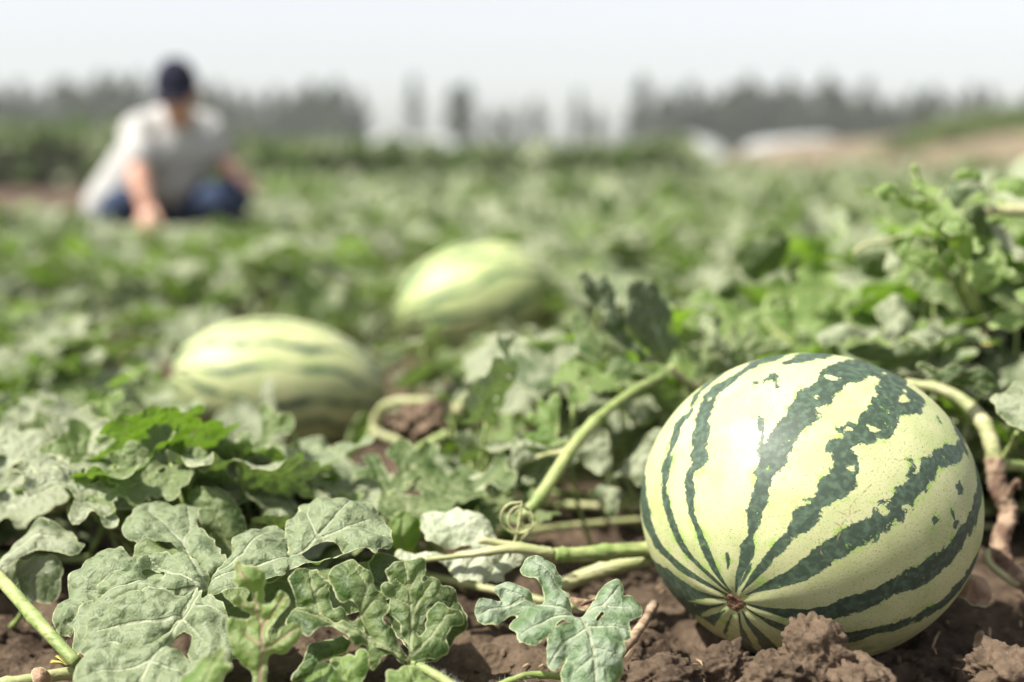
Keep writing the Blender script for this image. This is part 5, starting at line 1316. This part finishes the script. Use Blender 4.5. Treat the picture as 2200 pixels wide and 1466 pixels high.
TREES = [(crown_mesh(i, h, w, bs), trunk_mesh(i, h)) for i, (h, w, bs) in enumerate([(6.6, 1.05, .35), (7.3, .95, .4), (5.9, 1.25, .3), (6.9, 1.3, .5), (6.2, .8, .4)])]
THIN = [(crown_mesh(20 + i, h, w, bs, 420, .26), trunk_mesh(20 + i, h)) for i, (h, w, bs) in enumerate([(6.4, .55, 1.6), (5.2, .7, 1.2)])]
rt = np.random.default_rng(9)
def tree(u, Y, kind, s, lab, grp):
    x = gx(u, Y)
    cm, tm = kind
    t = thing('tree', (x, Y, 0), lab, 'tree', grp); t.scale = (s, s, s); t.rotation_euler = (0, 0, rt.uniform(0, 6.28))
    link('trunk', tm, t); link('crown', cm, t)
for row, Y0 in enumerate((108, 116)):
    u = -140.0 + row * 22
    while u < 2330:
        step = rt.uniform(34, 50)
        u += step
        if 778 < u < 885 or 895 < u < 962: continue
        if 1005 < u < 1375:
            if row: continue
            if rt.random() < .55: continue
            tree(u, Y0, THIN[rt.integers(2)], rt.uniform(.75, .95), 'thin pale tree with a high narrow crown in the sparse middle of the row', 'thin trees in the middle of the tree row'); continue
        if u < 780: lab, grp, s = 'dark hazy tree in the dense left stretch of the distant tree row', 'trees in the left stretch of the tree row', rt.uniform(.76, .98)
        elif u < 1005: lab, grp, s = 'dark tree in the short clump between the gap and the sparse trees', 'trees in the short clump', rt.uniform(.84, .98)
        else: lab, grp, s = 'hazy tree in the right stretch of the distant tree row', 'trees in the right stretch of the tree row', rt.uniform(.78, .98) if u < 1860 else rt.uniform(.7, .92)
        if 1375 < u < 1860 and rt.random() < .12: continue
        tree(u, Y0 + rt.uniform(-2, 2), TREES[rt.integers(5)], s, lab, grp)
tree(890, 104, THIN[0], 1.0, 'single slim dark tree standing between the two white gaps', None)
# round shrubs on the bank
b = NB('shrub_foliage'); M_SHRUB = b.done(b.bsdf(b.mix(b.noise(2.5, 3, b.obj()), (.08, .13, .03), (.16, .20, .07)), .7, .2))
def shrub_mesh(seed):
    rg = np.random.default_rng(seed); vs, ts = [], []
    for k in range(700):
        d = unit(rg.normal(size=3)); d[2] = abs(d[2]); r = rg.uniform(.5, 1) ** .5 * (1 + .2 * math.sin(4 * math.atan2(d[1], d[0]) + seed))
        c_ = d * r * [1, 1, .75]
        e_1 = unit(rg.normal(size=3)); e_2 = unit(np.cross(e_1, rg.normal(size=3))); s = rg.uniform(.05, .11)
        o = len(vs); vs += [c_ - e_1 * s, c_ + e_2 * s * .6, c_ + e_1 * s, c_ - e_2 * s * .6]; ts += [(o, o + 1, o + 2), (o, o + 2, o + 3)]
    return mesh_np('foliage', np.array(vs), np.array(ts), M_SHRUB, False)
SH = [shrub_mesh(i) for i in range(3)]
tw_ = merge([tube([(0, 0, -.25), (.1 * math.cos(a), .1 * math.sin(a), .25), (.5 * math.cos(a), .5 * math.sin(a), .5)], [.03, .01], 5) for a in (0, 1.5, 2.9, 4.4)])
TW = mesh_np('branches', tw_[0], tw_[1], M_BARK)
for k, (u, Y, s, lab) in enumerate([(1945, 33, .55, 'lowest round green shrub at the left end of the bank top'), (2020, 34, .75, 'second green shrub from the left on top of the earth bank'),
        (2095, 33, .85, 'third green shrub from the left on the earth bank'), (2170, 34, .8, 'green shrub on the bank at the right edge of the view'), (2240, 33, .8, 'green shrub on the bank just past the right edge')]):
    x = gx(u, Y); zb = float(sm(np.array((x - 5.0) / 8)) * sm(np.array((Y - 20) / 10)) * 1.2)
    t = thing('shrub', (x, Y, zb - .1), lab, 'shrub'); t.scale = (s * 1.2, s, s)
    link('foliage', SH[k % 3], t); link('branches', TW, t)
# ------------------------------------------------------------------ the squatting man
def rcone(a, b_, ra, rb, sides=20):
    a = np.array(a, float); b_ = np.array(b_, float); d = b_ - a; L = np.linalg.norm(d) + 1e-9; d = d / L
    pts, rad = [], []
    for k in range(6):
        th = math.pi / 2 * k / 5; pts.append(a - d * ra * math.cos(th) * 1.0); rad.append(max(1e-4, ra * math.sin(th)))
    for k in range(6):
        th = math.pi / 2 * (5 - k) / 5; pts.append(b_ + d * rb * math.cos(th)); rad.append(max(1e-4, rb * math.sin(th)))
    pts = np.array(pts); t = np.array([0, 0, 1.]) if abs(d[2]) < .9 else np.array([1., 0, 0])
    e1 = unit(np.cross(d, t)); e2 = np.cross(d, e1)
    V, T = [], []
    for p, r in zip(pts, rad):
        for k in range(sides):
            th = 2 * math.pi * k / sides; V.append(p + r * (math.cos(th) * e1 + math.sin(th) * e2))
    n = len(pts)
    for i in range(n - 1):
        for k in range(sides):
            k2 = (k + 1) % sides; A_, B_, C_, D_ = i * sides + k, i * sides + k2, (i + 1) * sides + k2, (i + 1) * sides + k
            T += [(A_, B_, C_), (A_, C_, D_)]
    for r0, flip in ((0, True), ((n - 1) * sides, False)):
        V.append(pts[0] if flip else pts[-1]); c_ = len(V) - 1
        for k in range(sides):
            k2 = (k + 1) % sides; T.append((c_, r0 + k2, r0 + k) if flip else (c_, r0 + k, r0 + k2))
    return np.array(V), np.array(T)
def ellip(c, r, Rm=np.eye(3)):
    V, T = rcone((0, 0, 0), (0, 0, .0001), 1, 1, 28)
    return (V * np.array(r)) @ Rm.T + np.array(c), T
def fused(name, parts, voxel, mat, parent, smooth=6, label=None, cut=None):
    V, T = merge(parts)
    pl = np.array(parent.location)
    me = mesh_np(name, V - pl, T, mat)
    o = bpy.data.objects.new(name, me); COL.objects.link(o)
    m = o.modifiers.new('r', 'REMESH'); m.mode = 'VOXEL'; m.voxel_size = voxel; m.use_smooth_shade = True
    s = o.modifiers.new('s', 'SMOOTH'); s.iterations = smooth; s.factor = .5
    dg = bpy.context.evaluated_depsgraph_get()
    me2 = bpy.data.meshes.new_from_object(o.evaluated_get(dg)); me2.name = name
    bpy.data.objects.remove(o); bpy.data.meshes.remove(me)
    me2.materials.clear(); me2.materials.append(mat)
    return link(name, me2, parent, label=label)
def skin(nm, c1, c2):
    b = NB(nm); return b.done(b.bsdf(b.mix(b.noise(9, 4, b.obj()), c1, c2), .5, .35, Subsurface_Weight=.05))
M_SKIN = skin('skin', (.50, .27, .19), (.56, .32, .23))
def cloth(nm, c1, c2, sc=14, rough=.85):
    b = NB(nm); o_ = b.obj()
    return b.done(b.bsdf(b.mix(b.noise(sc, 5, o_, .6), c1, c2), rough, .15, b.bump(b.noise(11, 4, o_, dist=1.2), .8, .03)))
M_SHIRT = cloth('shirt_cloth', (.38, .38, .37), (.46, .455, .44))
M_JEANS = cloth('jeans_cloth', (.022, .035, .070), (.045, .065, .115), 30)
M_CAP = cloth('cap_cloth', (.008, .009, .022), (.016, .017, .035))
M_SHOE = cloth('shoe_cloth', (.03, .03, .035), (.07, .065, .06))
b = NB('eye_white'); M_EYE = b.done(b.bsdf((.6, .58, .55), .2, .5))
b = NB('dark_detail'); M_DARK = b.done(b.bsdf((.02, .012, .010), .4, .4))

pel = P(268, 452, 6.24); che = P(368, 315, 6.03); nb = P(384, 268, 5.95); hd = P(380, 200, 5.82)
RS, RE, RW = P(300, 288, 5.92), P(297, 380, 5.78), P(314, 442, 5.72)
LS, LE, LW = P(446, 285, 6.08), P(478, 352, 6.12), P(510, 378, 5.93)
RH, RK, RA = P(250, 462, 6.2), P(268, 440, 5.86), P(262, 540, 6.05)
LH, LK, LA = P(310, 462, 6.24), P(502, 422, 5.88), P(468, 540, 6.06)
man = thing('person', (float(pel[0]) + .1, 6.05, 0), 'man squatting among the vines in grey-white t-shirt, blue jeans and dark cap, reaching down', 'person')
# head axes: facing the camera, bowed a little
hf = unit([.04, -.90, -.32]); hu = unit(np.array([0, -.3, 1]) - hf * (np.array([0, -.3, 1]) @ hf)); hr = np.cross(hu, hf); hr = -hr if hr[0] < 0 else hr
HR = np.stack([hr, -hf, hu], 1)
def H(x, y, z): return hd + HR @ np.array([x, -y, z])          # x right, y forward, z up in the head
head = [ellip(H(0, -.008, .015), (.076, .095, .100), HR), ellip(H(0, .012, -.045), (.058, .068, .068), HR), ellip(H(0, .045, -.088), (.028, .026, .022), HR),
        rcone(H(0, .088, .012), H(0, .104, -.024), .009, .013), rcone(H(-.010, .094, -.026), H(.010, .094, -.026), .009, .009),
        rcone(H(-.018, .080, -.056), H(.018, .080, -.056), .007, .007), rcone(H(-.017, .078, -.066), H(.017, .078, -.066), .007, .007),
        rcone(H(-.045, .070, .022), H(-.015, .086, .024), .009, .009), rcone(H(.045, .070, .022), H(.015, .086, .024), .009, .009),
        ellip(H(-.040, .060, -.022), (.022, .020, .018), HR), ellip(H(.040, .060, -.022), (.022, .020, .018), HR),
        ellip(H(-.079, -.008, -.008), (.010, .019, .032), HR), ellip(H(.079, -.008, -.008), (.010, .019, .032), HR)]
def hand(w, d, n, side, L=.095, curl=.5):
    """w wrist, d direction of the hand, n back-of-hand normal, side +1/-1 for the thumb"""
    d = unit(d); n = unit(np.array(n) - d * (np.array(n) @ d)); s = np.cross(d, n) * side
    out = []
    for k in range(4):
        o = (k - 1.5) * .019
        out.append(rcone(w + s * o * .5, w + d * L * .9 + s * o, .016, .0125, 12))
    for k, fl_ in enumerate((.068, .078, .072, .056)):
        o = (1.5 - k) * .0215; p = w + d * L * .9 + s * o; dd = d
        for j, ff_ in enumerate((.45, .32, .23)):
            dd = unit(dd - n * curl * (.35 + .3 * j)); q = p + unit(dd + s * (1.5 - k) * .05) * fl_ * ff_
            out.append(rcone(p, q, .0088 - j * .0008, .0080 - j * .0008, 10)); p = q
    p = w + d * .025 + s * .022
    q = p + unit(d + s * .9 - n * .2) * .042; out.append(rcone(p, q, .013, .0105, 10))
    r = q + unit(d * 1.1 + s * .25 - n * .4) * .032; out.append(rcone(q, r, .0100, .0085, 10))
    return out
body = head + [rcone(nb - [0, 0, .02], H(0, -.015, -.06), .058, .056), rcone(che, nb, .12, .075), rcone(pel, che, .13, .145), rcone(RS, LS, .055, .055),
    rcone(RS, RE, .056, .046), rcone(RE, RE * .6 + RW * .4, .046, .043), rcone(RE * .6 + RW * .4, RW, .043, .030),
    rcone(LS, LE, .054, .044), rcone(LE, LE * .6 + LW * .4, .044, .042), rcone(LE * .6 + LW * .4, LW, .042, .029),
    rcone(RH, RK, .080, .055), rcone(RK, RA, .052, .036), rcone(LH, LK, .080, .055), rcone(LK, LA, .052, .036)]
body += hand(RW, P(322, 470, 5.68) - RW, (-.1, -.9, .3), 1, curl=.55) + hand(LW, P(534, 392, 5.86) - LW, (.3, -.2, .9), -1, curl=.5)
fused('body', body, .0062, M_SKIN, man, 4)
for s in (-1, 1):
    e_ = link('eye', mesh_np('eye', *ellip((0, 0, 0), (.0115, .0115, .009)), M_EYE), man, Matrix.Translation(Vector(H(s * .030, .071, .006) - np.array(man.location))))
    link('iris', mesh_np('iris', *ellip((0, 0, 0), (.005, .004, .005)), M_DARK), e_, Matrix.Translation(Vector(hf * .0092)))
mid = pel * .5 + che * .5
shirt = [rcone(che + (nb - che) * .25, nb - (nb - che) * .12, .175, .098), rcone(che, mid, .178, .182), rcone(mid, pel + [-.02, 0, .01], .182, .158), ellip(P(372, 380, 6.04), (.150, .14, .135)), ellip(P(395, 320, 6.02), (.15, .14, .13)),
         rcone(RS + [.02, 0, .01], LS + [-.02, 0, .01], .085, .085), rcone(RS, RS * .42 + RE * .58, .082, .076), rcone(LS, LS * .45 + LE * .55, .080, .074)]
fused('t_shirt', shirt, .010, M_SHIRT, man, 5)
jeans = [rcone(pel, pel + [.05, -.02, -.03], .160, .15), rcone(RH, RK, .098, .076), rcone(RK, RA, .074, .055), rcone(LH, LK, .10, .078), rcone(LK, LA, .074, .056)]
fused('jeans', jeans, .010, M_JEANS, man, 5)
for A_ in (RA, LA):
    f0 = np.array([A_[0], A_[1], .045]); f1 = f0 + [.02, -.17, -.008]
    fused('shoe', [rcone(f0 + [0, .05, .01], f1, .050, .040), rcone(A_, f0, .05, .05), rcone(f0 + [0, .06, -.02], f1 + [0, -.02, -.012], .035, .03)], .009, M_SHOE, man, 3)
# cap: cloth crown cut off above the ears, with a separate curved brim
V, T = sphere_grid(40, 30)
keep = V[:, 2] > -.12
tt = np.array([t_ for t_ in T if keep[t_].all()])
cap_pts = np.array([H(*(v * [.084, .104, .108] + [0, -.006, .030])) for v in V])
capo = link('cap', mesh_np('cap', cap_pts - np.array(man.location), tt, M_CAP), man)
md = capo.modifiers.new('t', 'SOLIDIFY'); md.thickness = .004
bv, bt = [], []
for i in range(9):
    a = -1.05 + 2.1 * i / 8
    for j in range(5):
        r = j / 4
        bv.append(H(math.sin(a) * (.080 + .012 * r), math.cos(a) * .094 + r * .062 * math.cos(a * .9), .026 - .014 * r - .012 * (math.sin(a)) ** 2))
for i in range(8):
    for j in range(4):
        A_ = i * 5 + j; bt += [(A_, A_ + 5, A_ + 6), (A_, A_ + 6, A_ + 1)]
br = link('brim', mesh_np('brim', np.array(bv) - np.array(man.location), np.array(bt), M_CAP), capo)
md = br.modifiers.new('t', 'SOLIDIFY'); md.thickness = .004
hb = []
rh_ = np.random.default_rng(3)
hairp = [ellip(H(0, -.022, .0), (.082, .088, .075), HR)]
fused('hair', hairp, .008, M_DARK, man, 3)

# dry straw and root bits on the bare soil
straw = []
for k in range(130):
    u, v = (random.gauss(1700, 190), random.uniform(1385, 1462)) if k < 70 else (random.uniform(1000, 2200), random.uniform(1280, 1460))
    d = ray(u, v); tt_ = CAMZ / -d[2]; p = CAM + d * tt_
    if np.linalg.norm((p - C1)[:2]) < .10: continue
    a = random.uniform(0, 6.28); L = random.uniform(.005, .022)
    z = float(ground_h(p[0], p[1])) + .004 + random.random() * .006
    q = np.array([p[0], p[1], z]); e = np.array([math.cos(a), math.sin(a), random.uniform(-.2, .6)]) * L
    straw.append(tube([q, q + e * .5 + [0, 0, .002], q + e], [.0007, .0009, .0004], 5))
V, T = merge(straw)
b = NB('dry_straw'); M_STRAW = b.done(b.bsdf(b.mix(b.noise(90, 2, b.obj()), (.30, .19, .10), (.55, .44, .28)), .8, .2))
link('dry_straw', mesh_np('dry_straw', V, T, M_STRAW), kind='stuff', label='short dry straw and root bits on the bare soil')

# ------------------------------------------------------------------ air
b = NB('haze')
pv = b.n.new('ShaderNodeVolumePrincipled')
pv.inputs['Color'].default_value = (.93, .95, 1, 1); pv.inputs['Density'].default_value = .0013; pv.inputs['Anisotropy'].default_value = .3
b.l.new(pv.outputs[0], b.out.inputs['Volume'])
x0, x1, y0, y1, z0, z1 = -75, 75, -8, 150, -1.6, 9
HV = [(x, y, z) for x in (x0, x1) for y in (y0, y1) for z in (z0, z1)]
HT = [(0, 1, 3, 2), (4, 6, 7, 5), (0, 4, 5, 1), (2, 3, 7, 6), (0, 2, 6, 4), (1, 5, 7, 3)]
link('haze', mesh_np('haze', HV, HT, b.m, False), kind='stuff', label='thin pale haze over the whole field')
